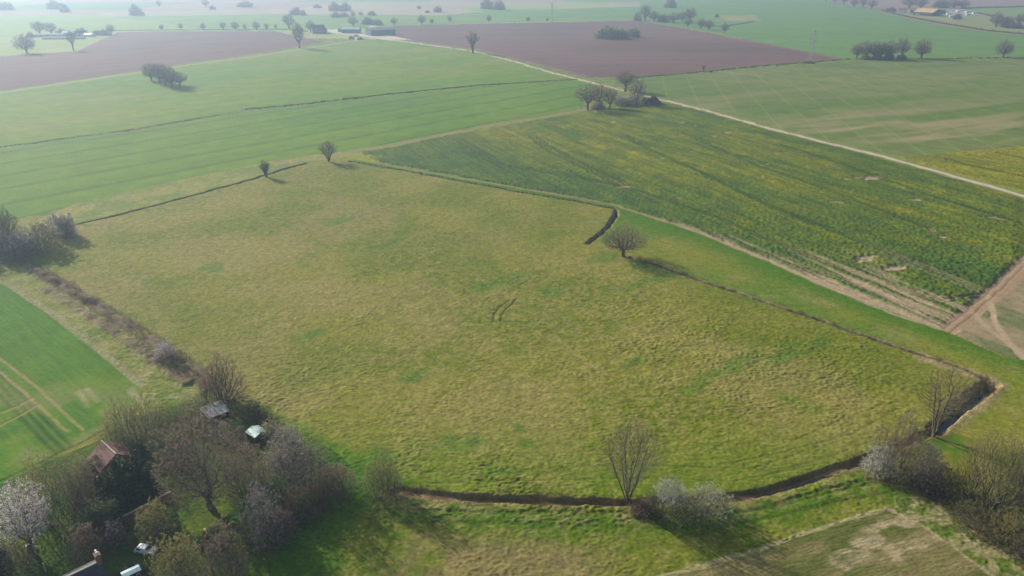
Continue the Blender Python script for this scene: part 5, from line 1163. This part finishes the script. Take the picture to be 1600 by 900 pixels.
house('barn', (mid[0]-13, mid[1]+28, 0), rzs, 26, 9, 4.5, 6.5, BRICK, GREYROOF, 'low brick range behind the blue-roofed shed', 'barn', wins=[('s', x, 1.6, 1, 1) for x in (-6, 4)], over=.3)
h = at(498, 52); house('farmhouse', h, R(20), 20, 11, 7.5, 13, BRICK, SLATE, 'farmhouse with steep dark roof and chimneys left of the farmyard', 'house', wins=[('s', x, z, 1.2, 1.4) for x in (-6, -2.5, 2.5, 6) for z in (1.6, 4.5)] + [('e', 0, 4.5, 1.2, 1.4)], chim=(-7, 7))
h = at(506, 51); house('outbuilding', h, R(110), 14, 9, 5.5, 9.5, BRICK, SLATE, 'slate-roofed wing joined to the right of the farmhouse', 'outbuilding', wins=[('s', 2, 2, 1, 1)])
SIL = mat('black_silage_sheet', (.05, .05, .055), (.03, .03, .035), rough=.5)
RUBB = mat('rust_brown_rubble', (.26, .16, .12), (.16, .1, .08), scale=.8)
heap('silage_heap', 562, 62, 4, 14, SIL, 'black sheeted heap at the front of the farmyard', seed=5); heap('earth_heap', 549, 61, 5, 11, RUBB, 'rusty-brown rubble heap beside the black sheeted heap', seed=6)
heap('earth_heap', 556, 57, 3, 12, RUBB, 'low brown heap behind the black sheeted heap', seed=7)
c1 = at(564, 52); car('parked_van', c1, R(150), 'white van in the farmyard between the blue-roofed shed and the long barn', 'van', van=True)
c1 = at(489, 52); car('parked_car', c1, R(10), 'white car parked in front of the farmhouse')
for px, py, h_, lb in ((495,62,9,'single wooden pole in the field left of the farmyard'),):
    p = at(px, py); r = empty('utility_pole', p); tag(r, lb, 'pole'); MB().lathe([(.18,0),(.12,h_)], 8).build('shaft', DARKW, r); MB().box(-1,1,-.08,.08,h_-.6,h_-.42).build('crossarm', DARKW, r)
# --- hamlet far left
gg = 'hazy buildings of the far left hamlet'
for px, py, L_, W_, e_, r_, wm_, rm_, rz_, lb in ((112,55,24,12,4,6.5,PAINT,GREENSH,.1,'white-roofed building in the middle of the far left hamlet'), (74,57,52,10,3,4.5,PAINT,GREYROOF,.05,'long low pale building at the left of the far left hamlet'),
        (140,57,15,9,3,5,PAINT,GREENSH,-.3,'small bright-roofed building at the right of the far left hamlet'), (125,56,13,9,4,7.5,PAINT,SLATE,.5,'slate-roofed house right of the white-roofed building in the hamlet'), (100,61,60,7,2.4,3.4,CONC,GREYROOF,.06,'long low range in front of the far left hamlet')):
    house('hamlet_building', at(px, py), rz_, L_, W_, e_, r_, wm_, rm_, lb, 'building', wins=[('s', x * L_ / 2, e_ * .5, 1.4, 1.2) for x in (-.6, 0, .6)], group=gg)
# --- farm and caravans, top right
house('farmhouse', at(1410, 20), R(-35), 16, 10, 6, 10, PAINT, REDTILE, 'red-roofed house with a white gable at the far right farm', 'house', wins=[('s', x, z, 1.2, 1.4) for x in (-5, 0, 5) for z in (1.6, 4.3)], chim=(6,))
house('outbuilding', at(1428, 20), R(-10), 20, 9, 3.5, 6.5, BRICK, REDTILE, 'low red-roofed range between the red-roofed house and the yellow barn', 'outbuilding', wins=[('s', x, 1.8, 1.2, 1) for x in (-5, 4)])
house('barn', at(1449, 24), R(-60), 44, 36, 7, 14, DARKW, YELROOF, 'large barn with a yellow ochre roof at the far right farm', 'barn', wins=[('s', x, 3, 2, 2) for x in (-9, 9)], over=.5)
house('barn', at(1466, 21), R(-20), 26, 14, 5.5, 8, DARKW, SLATE, 'dark barn right of the yellow-roofed barn', 'barn', wins=[('s', x, 3, 2, 2) for x in (-6, 6)], over=.4)
cv = None; lbs = ['leftmost white caravan, next to the dark barn', 'second white caravan from the left', 'third white caravan, set back from the second', 'fourth white caravan, in the back row', 'fifth white caravan, in the middle of the back row', 'sixth white caravan, in front of the fifth', 'seventh white caravan, in the back row', 'eighth white caravan, towards the right', 'ninth white caravan, in front of the eighth', 'last but one white caravan on the right', 'rightmost white caravan in front of the hedge', 'white caravan in the front row beside the dark bush', 'white caravan alone left of the yellow-roofed barn']
for k, (px, py) in enumerate(((1472,25),(1478,19),(1483,23),(1490,18),(1497,19),(1499,24),(1505,18),(1511,20),(1513,24),(1518,19),(1522,22),(1487,27),(1434,24))):
    p = at(px, py); a_ = R((k * 47) % 70 - 35)
    if cv is None:
        r = empty('caravan', p, a_); w_ = 3.6; l_ = 10
        pr = [(-l_/2, .5), (-l_/2-.1, 1.6), (-l_/2+.3, 3.4), (l_/2-.3, 3.4), (l_/2+.1, 1.6), (l_/2, .5)]; n = len(pr)
        MB().add([(x, -w_/2, z) for x, z in pr] + [(x, w_/2, z) for x, z in pr], [tuple(range(n)), tuple(range(2*n-1, n-1, -1))] + [(i, i+n, (i+1) % n + n, (i+1) % n) for i in range(n)]).build('body', MET, r)
        MB().box(-3, -1, -w_/2-.03, w_/2+.03, 1.9, 2.7).box(1, 3, -w_/2-.03, w_/2+.03, 1.9, 2.7).build('window', GLASSD, r); MB().box(-.4,.4,-w_/2-.05,-w_/2+.01,.6,2.5).build('door', GREYROOF, r)
        for s in (-1, 1): MB().lathe([(.35,-.1),(.35,.1)], 10, (0, s*1.4, .35), 'y').build('wheel', RUB, r)
        cv = r
    else:
        r = copy_tree(cv); r.location = p; r.rotation_euler = (0, 0, a_)
    r['group'] = 'white caravans beside the far right farm'; r['category'] = 'caravan'; r['label'] = lbs[k]
